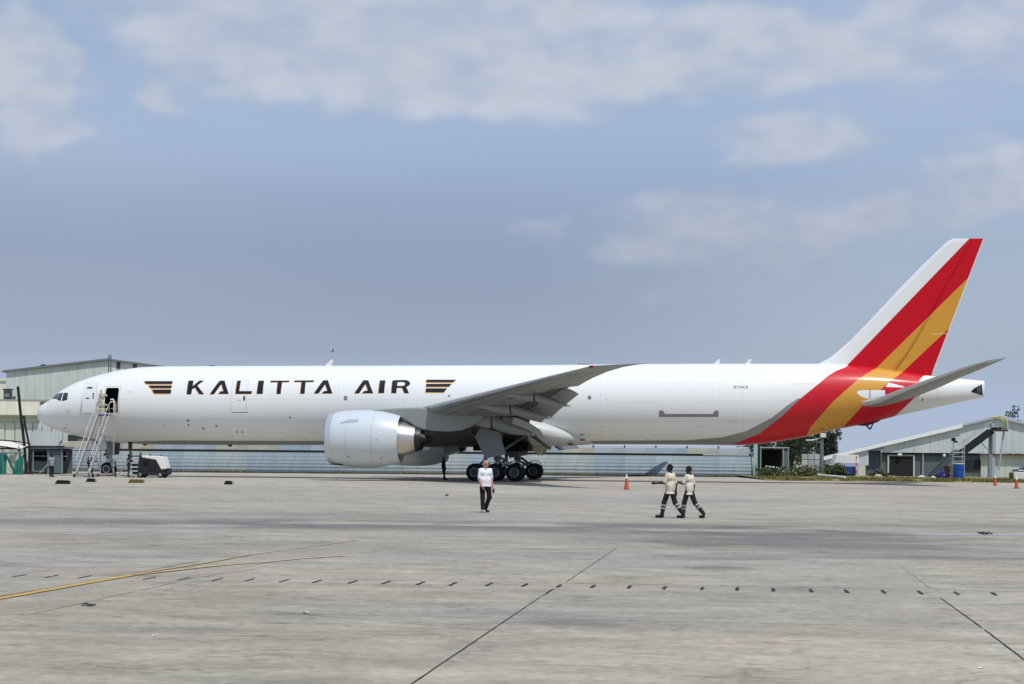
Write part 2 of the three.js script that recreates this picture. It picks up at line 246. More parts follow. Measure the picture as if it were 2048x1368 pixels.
// ------------------------------------------------------------------ the cargo airplane (local frame: x from nose to tail, y up, z towards the camera)
const YAW = 0.13775, NOSE = V(-38.16, 0, -145.14);
const toWorld = (x, y, z) => V(NOSE.x + x * Math.cos(YAW) - z * Math.sin(YAW), y, NOSE.z + x * Math.sin(YAW) + z * Math.cos(YAW));
const sq = Math.sqrt;
const fTop = pchip([[0, 5.02], [.04, 5.2], [.15, 5.38], [.53, 5.71], [1.25, 6.12], [1.81, 6.6], [2.54, 7.06], [3.63, 7.56], [4.73, 7.92], [6, 8.25], [7.37, 8.51], [8.73, 8.68], [10.5, 8.76], [13, 8.78], [37.5, 8.90], [56.74, 9.06], [61.9, 9.06], [65, 8.9], [69.95, 8.2], [72.6, 7.94], [74.1, 7.81]], sq);
const fBot = pchip([[0, 5.02], [.03, 4.82], [.1, 4.62], [.26, 4.34], [.72, 4.02], [1.47, 3.7], [2.39, 3.43], [4.23, 3.0], [6.96, 2.64], [9.4, 2.54], [11.5, 2.53], [30, 2.65], [51.9, 2.86], [55.6, 2.84], [57.17, 2.93], [60.54, 3.44], [63, 4.05], [65.74, 4.62], [67.5, 5.1], [69.06, 5.47], [71.5, 6.02], [74.1, 6.63]], sq);
const fWid = pchip([[0, 0], [.04, .22], [.15, .44], [.5, .85], [1.25, 1.4], [2.5, 1.98], [4, 2.45], [6, 2.82], [8, 3.02], [10.5, 3.1], [52, 3.1], [56, 3.05], [60, 2.75], [64, 2.25], [68, 1.6], [71, 1.0], [73, .5], [74.1, .22]], sq);
const fZ = (x, y) => { const t = fTop(x), b = fBot(x), q = 1 - ((y - (t + b) / 2) / ((t - b) / 2)) ** 2; return fWid(x) * sq(Math.max(q, 0)); };
const fusePt = (x, a) => { const t = fTop(x), b = fBot(x); return V(x, (t + b) / 2 + Math.sin(a) * (t - b) / 2, Math.cos(a) * fWid(x)); };
const plane = thing('cargo_airplane', 'white four-stripe-tailed cargo jet airplane with red and gold tail parked side-on on the apron', 'airplane', NOSE, -YAW);
plane.userData.label = 'large white twin-engine cargo airplane with red and gold tail stripes parked across the apron';

const WHITE = '#e6e8e7';
function livery(x0, x1, y0, y1, W, H, draw) {
  const t = canvasTex(W, H, (c) => {
    c.fillStyle = WHITE; c.fillRect(0, 0, W, H);
    const X = (x) => (x - x0) / (x1 - x0) * W, Y = (y) => (1 - (y - y0) / (y1 - y0)) * H;
    const poly = (p, f) => { c.fillStyle = f; c.beginPath(); for (let i = 0; i < p.length; i += 2) i ? c.lineTo(X(p[i]), Y(p[i + 1])) : c.moveTo(X(p[i]), Y(p[i + 1])); c.closePath(); c.fill(); };
    const line = (p, f, w) => { c.strokeStyle = f; c.lineWidth = w; c.beginPath(); for (let i = 0; i < p.length; i += 2) i ? c.lineTo(X(p[i]), Y(p[i + 1])) : c.moveTo(X(p[i]), Y(p[i + 1])); c.stroke(); };
    draw({ c, X, Y, poly, line, W, H });
  });
  t.uv = (p) => [(p[0] - x0) / (x1 - x0), (p[1] - y0) / (y1 - y0)];
  return t;
}
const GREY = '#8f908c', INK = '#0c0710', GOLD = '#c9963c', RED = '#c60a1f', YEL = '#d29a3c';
const seams = (k, xs, y0, y1) => { for (const x of xs) k.line([x, y0, x, y1], 'rgba(115,120,125,0.19)', 1.2); for (const y of [3.5, 4.55, 6.05, 8.1]) k.line([xs[0], y, xs[xs.length - 1], y + .06], 'rgba(110,115,120,0.20)', 1.2); };
const outline = (k, x, y, w, h, f = 'rgba(105,110,116,0.40)') => k.line([x, y, x + w, y, x + w, y + h, x, y + h, x, y], f, 1.5);
const frontTex = livery(0, 37, 2, 9.6, 2048, 512, (k) => {
  const { c, poly, line, X, Y } = k;
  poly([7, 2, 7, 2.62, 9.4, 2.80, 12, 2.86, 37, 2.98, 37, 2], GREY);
  seams(k, [3.1, 9.2, 14.6, 20.1, 25.4, 30.6, 36.2], 2.9, 9.4);
  line([3.1, 2.6, 2.6, 5, 2.0, 7.4], 'rgba(110,115,120,0.25)', 1.3);
  // title
  const word = [[13.37, 7.54, 13.76, 7.54, 13.78, 7.10, 14.23, 7.54, 14.61, 7.54, 14.15, 7.15, 14.77, 6.46, 14.41, 6.46, 13.99, 6.98, 13.77, 6.83, 13.75, 6.45, 13.40, 6.45], [15.88, 7.54, 16.26, 7.54, 16.75, 6.50, 15.91, 6.49, 16.08, 6.70, 16.32, 6.71, 16.07, 7.27, 15.58, 6.46, 15.24, 6.46],
    [17.29, 7.54, 17.57, 7.54, 17.57, 6.72, 18.58, 6.72, 18.57, 6.50, 17.30, 6.50], [19.00, 7.55, 19.42, 7.55, 19.46, 6.51, 19.00, 6.51], [19.95, 7.55, 21.44, 7.56, 21.44, 7.44, 20.88, 7.43, 20.89, 6.51, 20.57, 6.51, 20.55, 7.43, 19.96, 7.43], [21.84, 7.57, 23.39, 7.59, 23.38, 7.46, 22.75, 7.45, 22.78, 6.54, 22.45, 6.53, 22.44, 7.45, 21.84, 7.45],
    [24.13, 7.60, 24.49, 7.60, 24.98, 6.56, 24.12, 6.56, 24.30, 6.74, 24.57, 6.77, 24.33, 7.28, 23.89, 6.56, 23.52, 6.56], [27.29, 7.61, 27.66, 7.61, 28.17, 6.59, 27.30, 6.59, 27.47, 6.77, 27.75, 6.79, 27.50, 7.32, 27.07, 6.58, 26.70, 6.58], [28.60, 7.61, 29.01, 7.61, 29.02, 6.61, 28.58, 6.60],
    [29.57, 7.58, 29.70, 7.62, 30.57, 7.64, 30.81, 7.57, 30.97, 7.42, 30.95, 7.24, 30.70, 7.09, 30.96, 6.61, 30.61, 6.61, 30.40, 7.02, 29.97, 7.02, 29.97, 6.61, 29.59, 6.61]];
  const wings = [[9.75, 7.48, 12.08, 7.49, 12.09, 7.26, 10.01, 7.26], [10.19, 7.14, 12.09, 7.14, 12.09, 6.93, 10.43, 6.93], [10.52, 6.81, 12.09, 6.82, 12.10, 6.51, 10.78, 6.50], [32.20, 7.67, 34.51, 7.67, 34.31, 7.47, 32.23, 7.47], [32.23, 7.34, 34.21, 7.35, 34.02, 7.13, 32.25, 7.12], [32.25, 6.99, 33.89, 6.99, 33.66, 6.69, 32.25, 6.69]];
  const sh = (p, dx, dy) => p.map((v, i) => v + (i % 2 ? dy : dx));
  for (const p of word) poly(sh(p, -0.045, -0.035), GOLD);
  for (const p of wings) { poly(sh(p, -0.05, -0.075), GOLD); }
  for (const p of [...word, ...wings]) poly(p, INK);
  poly([29.98, 7.46, 30.48, 7.47, 30.59, 7.37, 30.56, 7.24, 30.47, 7.18, 29.98, 7.17], WHITE);
  // doors, hatches and small marks
  outline(k, 16.95, 5.05, 1.25, 2.5); outline(k, 6.62, 4.9, 1.3, 2.15, 'rgba(90,95,100,.6)');
  line([17.04, 5.06, 18.32, 5.08], '#3c4248', 3); line([17.1, 7.18, 18.2, 7.18], 'rgba(150,155,160,.5)', 1.5);
  poly([17.93, 5.98, 18.07, 5.98, 18.07, 6.33, 17.93, 6.33], '#101216'); line([17.45, 6.0, 17.75, 6.0], '#5a6066', 2); line([18.4, 6.07, 18.6, 6.07], '#8a9096', 1.5);
  c.fillStyle = '#565d63'; c.beginPath(); c.ellipse(X(26.02), Y(6.20), 8, 12, 0, 0, 7); c.fill(); c.fillStyle = '#a8adb0'; c.beginPath(); c.ellipse(X(26.02), Y(6.20), 3, 6, 0, 0, 7); c.fill();
  for (const [x, y, r] of [[34.07, 6.41, 5], [13.46, 4.42, 6], [13.44, 4.07, 5], [14.60, 3.81, 5], [15.68, 4.01, 5], [17.22, 3.56, 4], [17.66, 3.56, 4], [21.63, 4.70, 5], [3.17, 4.02, 3], [2.87, 3.79, 4], [11.4, 4.0, 3]]) { c.fillStyle = '#6b7074'; c.beginPath(); c.arc(X(x), Y(y), r, 0, 7); c.fill(); }
  c.strokeStyle = 'rgba(120,125,130,.5)'; c.lineWidth = 1.5; c.beginPath(); c.ellipse(X(3.46), Y(5.04), 13, 15, 0, 0, 7); c.stroke(); c.fillStyle = '#4c5156'; c.beginPath(); c.arc(X(3.46), Y(5.04), 3.5, 0, 7); c.fill();
  poly([8.55, 6.66, 8.9, 6.66, 8.9, 6.58, 8.55, 6.58], 'rgba(150,155,160,.5)'); line([8, 6.0, 8.4, 6.0], 'rgba(150,155,160,.5)', 1.5);
  poly([36.8, 9.45, 37, 9.45, 37, 9.6, 36.8, 9.6], '#0b0b0f');
  for (let i = 0; i < 260; i++) { const x = rnd() * 37, y = 2.6 + rnd() * 1.5, g = 90 + rnd() * 60; c.fillStyle = `rgba(${g},${g - 5},${g - 12},${0.03 + rnd() * 0.05})`; c.fillRect(X(x), Y(y), 10 + rnd() * 60, 1 + rnd() * 4); }
});
const rearTex = livery(37, 74.3, 2, 9.6, 2048, 512, (k) => {
  const { c, poly, line, X, Y } = k;
  const redF = [64.9, 9.6, 63.81, 8.74, 63.13, 8.45, 62.44, 8.00, 62.08, 7.67, 60.46, 6.31, 59.04, 4.91, 57.43, 3.68, 55.61, 2.94, 54.6, 2.3];
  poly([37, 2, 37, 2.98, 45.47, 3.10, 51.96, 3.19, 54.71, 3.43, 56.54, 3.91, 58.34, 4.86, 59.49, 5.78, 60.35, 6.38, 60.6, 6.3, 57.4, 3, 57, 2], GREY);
  seams(k, [40.3, 45.6, 51, 56.3, 61.6], 3.2, 9.4);
  poly([...redF, 66.2, 3, 66.9, 4.4, 67.52, 5.12, 68.16, 5.72, 68.97, 6.57, 70.17, 8.31, 71, 9.6], RED);
  poly([66.9, 9.6, 66.08, 8.67, 65.84, 8.56, 64.81, 7.88, 64.54, 7.65, 62.89, 6.14, 61.31, 4.29, 60.95, 3.5, 63.3, 3.5, 63.70, 4.25, 64.45, 5.13, 65.22, 6.02, 66.51, 7.16, 67.17, 7.75, 68.15, 8.47, 69, 9.6], YEL);
  poly([64.62, 6.86, 64.78, 6.96, 65.0, 7.0, 66.71, 7.02, 66.75, 6.4, 65.43, 6.36, 64.95, 6.55, 64.7, 6.74], '#e9ecec'); line([65.6, 7.0, 65.6, 6.4], '#8d939a', 5);
  poly([66.98, 7.60, 68.19, 7.31, 68.04, 7.23, 66.75, 7.26], '#e9ecec'); poly([69.2, 7.72, 69.36, 7.92, 69.58, 8.14, 70.2, 8.3, 70.9, 8.2, 70.9, 7.6], '#e9ecec');
  line([70.6, 7.1, 70.6, 6.3], 'rgba(120,125,130,.5)', 1.5); line([69.0, 7.15, 70.6, 7.1], 'rgba(120,125,130,.5)', 1.5);
  c.fillStyle = '#6b7076'; c.beginPath(); c.ellipse(X(69.5), Y(6.35), 4, 6, 0, 0, 7); c.fill();
  // lower deck door sill, registration, small marks
  poly([50.03, 5.39, 50.33, 5.39, 50.48, 5.13, 54.02, 5.15, 54.2, 5.41, 54.46, 5.41, 54.46, 4.93, 50.03, 4.90], '#7c8085'); line([50.1, 5.02, 54.4, 5.05], '#8d6f70', 2);
  outline(k, 49.95, 4.8, 4.6, 2.7, 'rgba(140,145,150,.22)');
  c.fillStyle = '#5e6469'; c.font = 'bold 20px sans-serif'; c.setTransform(1.0, 0, 0, 1, 0, 0); c.textBaseline = 'middle'; c.textAlign = 'center'; c.save(); c.translate(X(56.08), Y(7.17)); c.scale(.82, 1); c.fillText('N779CK', 0, 0); c.restore();
  c.fillStyle = '#8b9197'; c.beginPath(); c.ellipse(X(44.8), Y(6.34), 8, 11, 0, 0, 7); c.fill(); c.fillStyle = '#5d646b'; c.beginPath(); c.ellipse(X(44.8), Y(6.28), 4, 7, 0, 0, 7); c.fill();
  line([59.8, 7.42, 61.4, 7.45], 'rgba(130,135,140,.7)', 1.6); line([55.3, 4.62, 55.9, 4.63], 'rgba(110,115,120,.7)', 2); c.fillStyle = 'rgba(120,125,130,.6)'; c.fillRect(X(46), Y(6.2), 6, 4);
  line([46, 5.93, 49.8, 5.96], 'rgba(140,145,150,.3)', 1.2);
  for (const [x, y] of [[43.1, 3.4], [44.0, 3.6], [62.0, 4.15]]) { c.fillStyle = 'rgba(85,88,92,.8)'; c.fillRect(X(x), Y(y), 16, 6); }
  for (let i = 0; i < 260; i++) { const x = 37 + rnd() * 18, y = 2.7 + rnd() * 1.6, g = 90 + rnd() * 60; c.fillStyle = `rgba(${g},${g - 5},${g - 12},${0.03 + rnd() * 0.05})`; c.fillRect(X(x), Y(y), 10 + rnd() * 60, 1 + rnd() * 4); }
});
const PAINT = { clearcoat: 0.32, clearcoatRoughness: 0.14 };
const finMat = (tex) => new THREE.MeshPhysicalMaterial({ map: tex, roughness: 0.55, specularIntensity: 0.35, clearcoat: 0.08, clearcoatRoughness: 0.2 });
const paintMat = (tex, c = 0xffffff) => new THREE.MeshPhysicalMaterial({ color: c, map: tex, roughness: 0.5, specularIntensity: 0.6, ...PAINT });
const P = {
  white: new THREE.MeshPhysicalMaterial({ color: 0xe3e6e6, roughness: 0.45, ...PAINT }), wing: M(0x8f9493, 0.5, { metalness: 0.1 }), wingDark: M(0x6d716f, 0.55), coveShadeAndSeam: M(0x4b4e4c, 0.7), slat: M(0xb9bdc0, 0.3, { metalness: 0.75 }),
  nacelle: new THREE.MeshPhysicalMaterial({ color: 0xc9d2d8, roughness: 0.38, ...PAINT }), lip: M(0xd5d9dc, 0.42, { metalness: 0.6 }), core: M(0xcfccc6, 0.36, { metalness: 0.9 }), nozzle: M(0x3a3b40, 0.45, { metalness: 0.7 }), plug: M(0x2a2928, 0.5, { metalness: 0.5 }),
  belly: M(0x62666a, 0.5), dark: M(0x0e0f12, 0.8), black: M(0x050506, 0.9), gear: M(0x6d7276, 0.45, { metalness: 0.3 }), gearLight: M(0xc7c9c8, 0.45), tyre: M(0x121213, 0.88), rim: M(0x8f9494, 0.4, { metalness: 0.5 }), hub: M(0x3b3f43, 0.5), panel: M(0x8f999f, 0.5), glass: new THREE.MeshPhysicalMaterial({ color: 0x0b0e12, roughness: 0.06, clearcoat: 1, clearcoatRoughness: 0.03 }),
};
// fuselage: front part with a cut-out for the open door, rear part to the tail cone
function bodyPart(x0, x1, tex, n, power, caps) {
  const rings = []; for (let i = 0; i <= n; i++) { const x = x0 + (x1 - x0) * (i / n) ** power, r = []; for (let j = 0; j < 112; j++) { const p = fusePt(Math.max(x, 0.0008), j / 112 * Math.PI * 2); r.push([p.x, p.y, p.z]); } rings.push(r); }
  return loft(rings, { uv: tex.uv, flip: true, ...caps });
}
{
  let geo = bodyPart(0, 37, frontTex, 150, 1.75, {});
  const door = plate([[6.78, 4.97], [7.74, 4.97], [7.82, 5.07], [7.82, 6.83], [7.72, 6.95], [6.80, 6.95], [6.70, 6.83], [6.70, 5.07]], 3, 'z', 0).translate(0, 0, 2.7);
  const u = door.attributes.uv; for (let i = 0; i < u.count; i++) u.setXY(i, 0.998, 0.992);
  const ev = new Evaluator(); ev.attributes = ['position', 'normal', 'uv']; ev.useGroups = false;
  const A = new Brush(geo), B = new Brush(door.index ? door.toNonIndexed() : door); A.updateMatrixWorld(); B.updateMatrixWorld();
  const cut = ev.evaluate(A, B, SUBTRACTION).geometry; const clean = new THREE.BufferGeometry(); for (const k of ['position', 'normal', 'uv']) clean.setAttribute(k, cut.attributes[k]); if (cut.index) clean.setIndex(cut.index);
  if (cut.drawRange.count !== Infinity) { const cnt = cut.drawRange.count; if (cut.index) clean.setIndex(Array.from(cut.index.array.slice(0, cnt))); }
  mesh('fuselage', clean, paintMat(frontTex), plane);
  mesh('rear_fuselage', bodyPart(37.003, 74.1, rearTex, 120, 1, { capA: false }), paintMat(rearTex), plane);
}
// patch lying on the skin, bounded by four corners
function skinPatch(c, off = 0.012, n = 6, side = 1, thick = 0) {
  const [bl, br, tr, tl] = c, p = [], ix = [], uv = [];
  for (let j = 0; j <= n; j++) for (let i = 0; i <= n; i++) { const u = i / n, v = j / n, x = lerp(lerp(bl[0], br[0], u), lerp(tl[0], tr[0], u), v), y = lerp(lerp(bl[1], br[1], u), lerp(tl[1], tr[1], u), v), z = fZ(x, y), e = 0.02, nx = (fZ(x - e, y) - fZ(x + e, y)) / (2 * e), ny = (fZ(x, y - e) - fZ(x, y + e)) / (2 * e), L = Math.hypot(nx, ny, 1); p.push(x + nx / L * off, y + ny / L * off, side * (z + off / L)); uv.push(u, v); }
  for (let j = 0; j < n; j++) for (let i = 0; i < n; i++) { const a = j * (n + 1) + i, b = a + 1, d = a + n + 1, e = d + 1; side > 0 ? ix.push(a, b, d, b, e, d) : ix.push(a, d, b, b, d, e); }
  const g = new THREE.BufferGeometry(); g.setAttribute('position', new THREE.Float32BufferAttribute(p, 3)); g.setAttribute('uv', new THREE.Float32BufferAttribute(uv, 2)); g.setIndex(ix); g.computeVertexNormals(); return g;
}
for (const s of [1, -1]) {
  mesh('cockpit_window', skinPatch([[1.58, 6.12], [2.19, 6.08], [2.44, 6.56], [1.98, 6.54]], 0.014, 8, s), P.glass, plane);
  mesh('cockpit_window', skinPatch([[2.23, 6.07], [2.72, 5.90], [2.76, 6.57], [2.48, 6.565]], 0.014, 8, s), P.glass, plane);
  mesh('cockpit_window', skinPatch([[2.85, 5.90], [3.34, 6.0], [3.30, 6.55], [2.83, 6.57]], 0.014, 8, s), P.glass, plane);
}
// open passenger door, swung forward clear of the skin
{
  const ring = (off) => skinPatch([[5.12, 5.08], [6.24, 5.08], [6.24, 7.05], [5.12, 7.05]], off, 8);
  const a = ring(0.62), b = ring(0.50), ed = []; { const p = a.attributes.position, q = b.attributes.position, n = 9, rim = []; for (let i = 0; i < n; i++) rim.push(i); for (let j = 1; j < n; j++) rim.push(j * n + n - 1); for (let i = n - 2; i >= 0; i--) rim.push((n - 1) * n + i); for (let j = n - 2; j > 0; j--) rim.push(j * n); ed.push(loft([rim.map((i) => [p.getX(i), p.getY(i), p.getZ(i)]), rim.map((i) => [q.getX(i), q.getY(i), q.getZ(i)])], { capA: false, capB: false, flip: true })); }
  const d = mesh('door', [a, b, ...ed], P.white, plane); d.userData.label = 'open forward passenger door';
  mesh('door_window', skinPatch([[5.98, 5.95], [6.08, 5.95], [6.08, 6.33], [5.98, 6.33]], 0.63, 2), P.glass, d);
  mesh('door_vent', skinPatch([[5.42, 6.60], [5.87, 6.60], [5.87, 6.70], [5.42, 6.70]], 0.632, 2), P.dark, d); mesh('door_handle', skinPatch([[5.42, 5.95], [5.72, 5.95], [5.72, 6.01], [5.42, 6.01]], 0.632, 2), P.dark, d);
  mesh('hinge_arm', [bar([6.3, 6.4, fZ(6.3, 6.4) + .45], [6.85, 6.35, 2.75], .1, .16), bar([6.3, 5.6, fZ(6.3, 5.6) + .45], [6.85, 5.6, 2.75], .1, .14), bar([6.42, 5.3, 3.0], [6.42, 6.75, 2.95], .14, .12)], M(0xb8b09c, .6), d);
}
// blade antennas, tail skid, air conditioning exit
for (const x of [23.9, 54.2, 56.55]) { const k = x < 30 ? 1 : 0.72, t = fTop(x) - .04; mesh('antenna', plate([[x - .3 * k, t], [x + .22 * k, t], [x + .42 * k, t + .5 * k], [x + .2 * k, t + .5 * k]], 0.07, 'z', .02), P.white, plane); }
mesh('tail_skid', [bar([65.35, 4.6, 0], [65.75, 4.12, 0], .16, .12), bar([66.0, 4.68, 0], [65.78, 4.14, 0], .12, .1), plate([[64.6, 4.42], [66.6, 4.9], [66.3, 4.7], [65.5, 4.4]], .3)], M(0x3a0f16, .6), plane);
mesh('exhaust_opening', skinPatch([[73.08, 6.98], [73.96, 6.72], [73.9, 7.54], [73.3, 7.22]], 0.02, 4), P.dark, plane);
for (const i of [1, 2]) mesh('exhaust_vane', skinPatch([[73.4 + i * .16, 6.9], [73.46 + i * .16, 6.9], [73.46 + i * .16, 7.2 + i * .08], [73.4 + i * .16, 7.2 + i * .08]], 0.035, 2), M(0x777a80, .5), plane);
for (const [x, y] of [[9.0, 2.55], [16, 2.52]]) mesh('belly_beacon', rod([x, y + .05, 0], [x, y - .1, 0], .2, .12), M(0x2a1512, .4), plane);
for (const [x, l] of [[44, .9], [14.5, .5]]) mesh('roof_antenna', rb(l, .12, .3, x, fTop(x) + .02, 0), M(0x777a7d, .6), plane);

// wing sections are given by leading and trailing edge points; a closed aerofoil of thickness t between chord fractions c0..c1
const thickAt = (c) => 5 * (0.2969 * sq(c) - 0.126 * c - 0.3516 * c * c + 0.2843 * c ** 3 - 0.1015 * c ** 4);
function foil(le, te, z, tc, c0 = 0, c1 = 1, camber = 0.01, n = 14, lowBias = 0) {
  const dx = te[0] - le[0], dy = te[1] - le[1], L = Math.hypot(dx, dy), nx = -dy / L, ny = dx / L, out = [];
  const pt = (c, s) => { const th = (tc * L * thickAt(c) * s * (s < 0 ? 1 + lowBias : 1 - lowBias)) + camber * L * 4 * c * (1 - c); return [le[0] + dx * c + nx * th, le[1] + dy * c + ny * th, z]; };
  for (let i = 0; i <= n; i++) { const q = i / n, c = lerp(c1, c0, Math.sin(q * Math.PI / 2) ** 1.2); out.push(pt(Math.max(c, 0), 1)); }
  for (let i = c0 > 0 ? 0 : 1; i <= n; i++) { const q = i / n, c = lerp(c0, c1, 1 - Math.cos(q * Math.PI / 2)); out.push(pt(Math.max(c, 0), -1)); }
  return out;
}
function build(secs, side, o = {}) { const rings = secs.map((s) => s.map((p) => [p[0], p[1], p[2] * side])); return loft(rings, { flip: side < 0, ...o }); }
const wLE = (z) => z < 29.9 ? [47.4 - (29.9 - z) * 0.687, 4.62 + (z - 3.1) * 0.1025 - (z < 10 ? (10 - z) * 0.02 : 0)] : [47.4 + (z - 29.9) * 1.2, 7.365 + (z - 29.9) * 0.02];
const wTE = pchip([[0, 41.0], [3.1, 41.35], [10.5, 42.15], [11.5, 42.5], [20, 45.55], [27, 48.15], [29.9, 49.35], [32.4, 50.85]]), wTY = pchip([[0, 3.9], [3.1, 4.1], [10.5, 5.0], [14, 5.6], [20, 6.5], [27, 7.18], [32.4, 7.44]]), wTC = pchip([[0, .135], [9, .115], [18, .10], [29, .09], [32.4, .07]]);
const te = (z) => [wTE(z), wTY(z)];
const sec = (z, c0 = 0, c1 = 1, dt = 1) => foil(wLE(z), te(z), z, wTC(z) * dt, c0, c1, 0.012, 14, 0.12);
const bent = (pts, z, hinge, ang, shift) => pts.map(([x, y]) => { const c = Math.cos(-ang), s = Math.sin(-ang), dx = x - hinge[0], dy = y - hinge[1]; return [hinge[0] + dx * c - dy * s + shift[0], hinge[1] + dx * s + dy * c + shift[1], z]; });
function movable(z, c0, ang, shift) { const l = wLE(z), t = te(z), h = [lerp(l[0], t[0], c0), lerp(l[1], t[1], c0)]; const L = Math.hypot(t[0] - h[0], t[1] - h[1]); const f = foil([h[0], h[1] - .02], t, z, Math.max(0.12, wTC(z) * 1.5), 0, 1, 0.02, 8); return bent(f, z, h, ang, [shift[0] * L, shift[1] * L]); }
for (const s of [1, -1]) {
  const w = new THREE.Group(); w.name = 'wing'; plane.add(w);
  const zs = [1.5, 3.1, 5, 7, 9.6, 10.5, 11.5, 14, 17, 20.4];
  mesh('wing_box', [build(zs.map((z) => sec(z, 0, z < 11 ? .76 : .845)), s), build([20.41, 22, 24, 27, 29.9, 30.6, 31.4, 32, 32.4].map((z) => sec(z, 0, z < 27.05 && z > 20.3 ? .999 : .999)), s)], P.wing, w);
  for (const [a, b] of [[4.2, 9.1], [10.3, 13.6], [13.65, 16.9], [16.95, 20.2], [20.25, 23.5], [23.55, 26.6], [26.65, 29.3]]) mesh('slat', build([a, (a + b) / 2, b].map((z) => { const f = foil(wLE(z), te(z), z, wTC(z) * 1.05, 0, 0.075, 0.012, 8, .12); return f.map(([x, y]) => [x - 0.02, y, z]); }), s), P.slat, w);
  for (const [a, b] of [[3.4, 6.5], [6.55, 9.8], [11.9, 14.7], [14.75, 17.5], [17.55, 20.3]]) mesh('spoiler', build([a, b].map((z) => { const l = wLE(z), t = te(z), up = wTC(z) * 0.28 * (t[0] - l[0]); const P0 = (c, y) => [lerp(l[0], t[0], c), lerp(l[1], t[1], c) + y, z]; return [P0(.91, .05), P0(.74, up * .95), P0(.74, up * .95 - .05), P0(.91, .02)]; }), s), P.wingDark, w);
  mesh('flap', build([12.2, 14.5, 17, 20.35].map((z) => movable(z, .78, .40, [.14, -.10])), s), P.wing, w);
  mesh('flap_cove_shade', build([10.6, 12, 14, 17, 20.3].map((z) => { const l = wLE(z), t = te(z), L = t[0] - l[0], lo = (c) => lerp(l[1], t[1], c) - wTC(z) * 1.12 * L * thickAt(c) + .012 * L * 4 * c * (1 - c), P0 = (c, d) => [lerp(l[0], t[0], c), lo(c) + d, z]; return [P0(.66, -.012), P0(.75, -.03), P0(.848, -.03), P0(.848, .05), P0(.66, .05)]; }), s), P.coveShadeAndSeam, w);  // dark strip in place of the open recess, its shade put into the colour
  mesh('flaperon', build([10.15, 11.9].map((z) => movable(z, .77, .30, [.02, -.05])), s), P.wing, w);
  mesh('flap', build([3.5, 6.5, 9.75].map((z) => { const ox = (z - 9.75) * 0.139, oy = (9.75 - z) * -.03; const top = [[39.3, 4.72], [40.3, 4.62], [41.15, 4.27], [41.9, 3.8], [42.35, 3.05], [42.78, 2.55]], lo = [[42.68, 2.55], [42.1, 2.95], [41.55, 3.45], [40.9, 3.85], [40.1, 4.15], [39.4, 4.35], [39.1, 4.55]]; return [...top, ...lo].map(([x, y]) => [x + ox, y + oy, z]); }), s, { flip: s > 0 }), P.wingDark, w);
  // flap track fairings: fixed front half and drooped rear half
  for (const [z, x0, xm, x1, y1, hh] of [[9.3, 35.6, 38.35, 41.75, 3.42, .98], [13.9, 37.6, 40.35, 43.35, 4.53, .70], [18.6, 40.2, 42.6, 45.1, 5.24, .60]]) {
    const l = wLE(z), t = te(z), low = (x) => { const c = Math.min(1, (x - l[0]) / (t[0] - l[0])); return lerp(l[1], t[1], c) - wTC(z) * 1.12 * (t[0] - l[0]) * thickAt(c) + 0.0; };
    const el = (x, yc, h, wd, tilt = 0) => { const r = []; for (let j = 0; j < 16; j++) { const a = j / 16 * Math.PI * 2; r.push([x, yc + Math.sin(a) * h, z + Math.cos(a) * wd]); } return r; };
    const yA = low(xm) - hh * .22;
    const f = mesh('flap_fairing', build([0.001, .08, .25, .5, .8, 1].map((q) => { const x = lerp(x0, xm - .05, q), g = Math.sin(Math.min(1, q * 1.1) * Math.PI / 2); return el(x, lerp(low(x0) + .1, yA, sm(0, 1, q)), 0.02 + hh * .5 * g, .02 + .3 * g); }), s, { flip: s < 0 }), P.wing, w);
    mesh('fairing_tail', build([0, .15, .4, .65, .82, .93, 1].map((q) => { const x = lerp(xm + .04, x1, q), g = q < .3 ? 1 : Math.max(.03, 1 - ((q - .3) / .7) ** 1.5); return el(x, lerp(yA, y1, q ** .85), hh * .5 * g, .3 * g + .01); }), s, { flip: s < 0 }), P.wing, f);
    mesh('fairing_tip', build([.86, .93, 1.01].map((q) => { const x = lerp(xm + .04, x1, q), g = Math.max(.03, 1 - ((q - .3) / .7) ** 1.5); return el(x, lerp(yA, y1, q ** .85), hh * .52 * g + .012, .31 * g + .02); }), s, { flip: s < 0 }), M(0xdfe3e4, .5), f);
    mesh('fairing_gap', bx(.09, hh * 1.02, .5, xm - .01, yA, z * s), P.dark, f);
  }
  mesh('navigation_light', [new THREE.SphereGeometry(.1, 10, 8).scale(2, .8, 1).translate(47.5, 7.36, 29.95 * s)], M(s > 0 ? 0x7a0f12 : 0x0f6a2a, .2), w);
  [0, 1, 2, 3, 4, 5].forEach((i) => { const z = 12.5 + i * 1.5, c = .38, l = wLE(z), t = te(z), x = lerp(l[0], t[0], c), y = lerp(l[1], t[1], c) - wTC(z) * 1.12 * (t[0] - l[0]) * thickAt(c); mesh('access_panel', new THREE.CylinderGeometry(.22, .22, .03, 14).scale(1.4, 1, 1).rotateX(-.1 * s).translate(x, y + .035, z * s), P.wing, w); });
  for (const c of [.16, .34, .6]) mesh('panel_seam', build([6, 9, 12, 16, 20, 24, 28].map((z) => { const l = wLE(z), t = te(z), L = t[0] - l[0], y = (q) => lerp(l[1], t[1], q) - wTC(z) * 1.12 * L * thickAt(q) + .012 * L * 4 * q * (1 - q); return [[lerp(l[0], t[0], c), y(c) - .004, z], [lerp(l[0], t[0], c) + .05, y(c + .05 / L) - .004, z], [lerp(l[0], t[0], c) + .05, y(c + .05 / L) + .02, z], [lerp(l[0], t[0], c), y(c) + .02, z]]; }), s), P.coveShadeAndSeam, w);
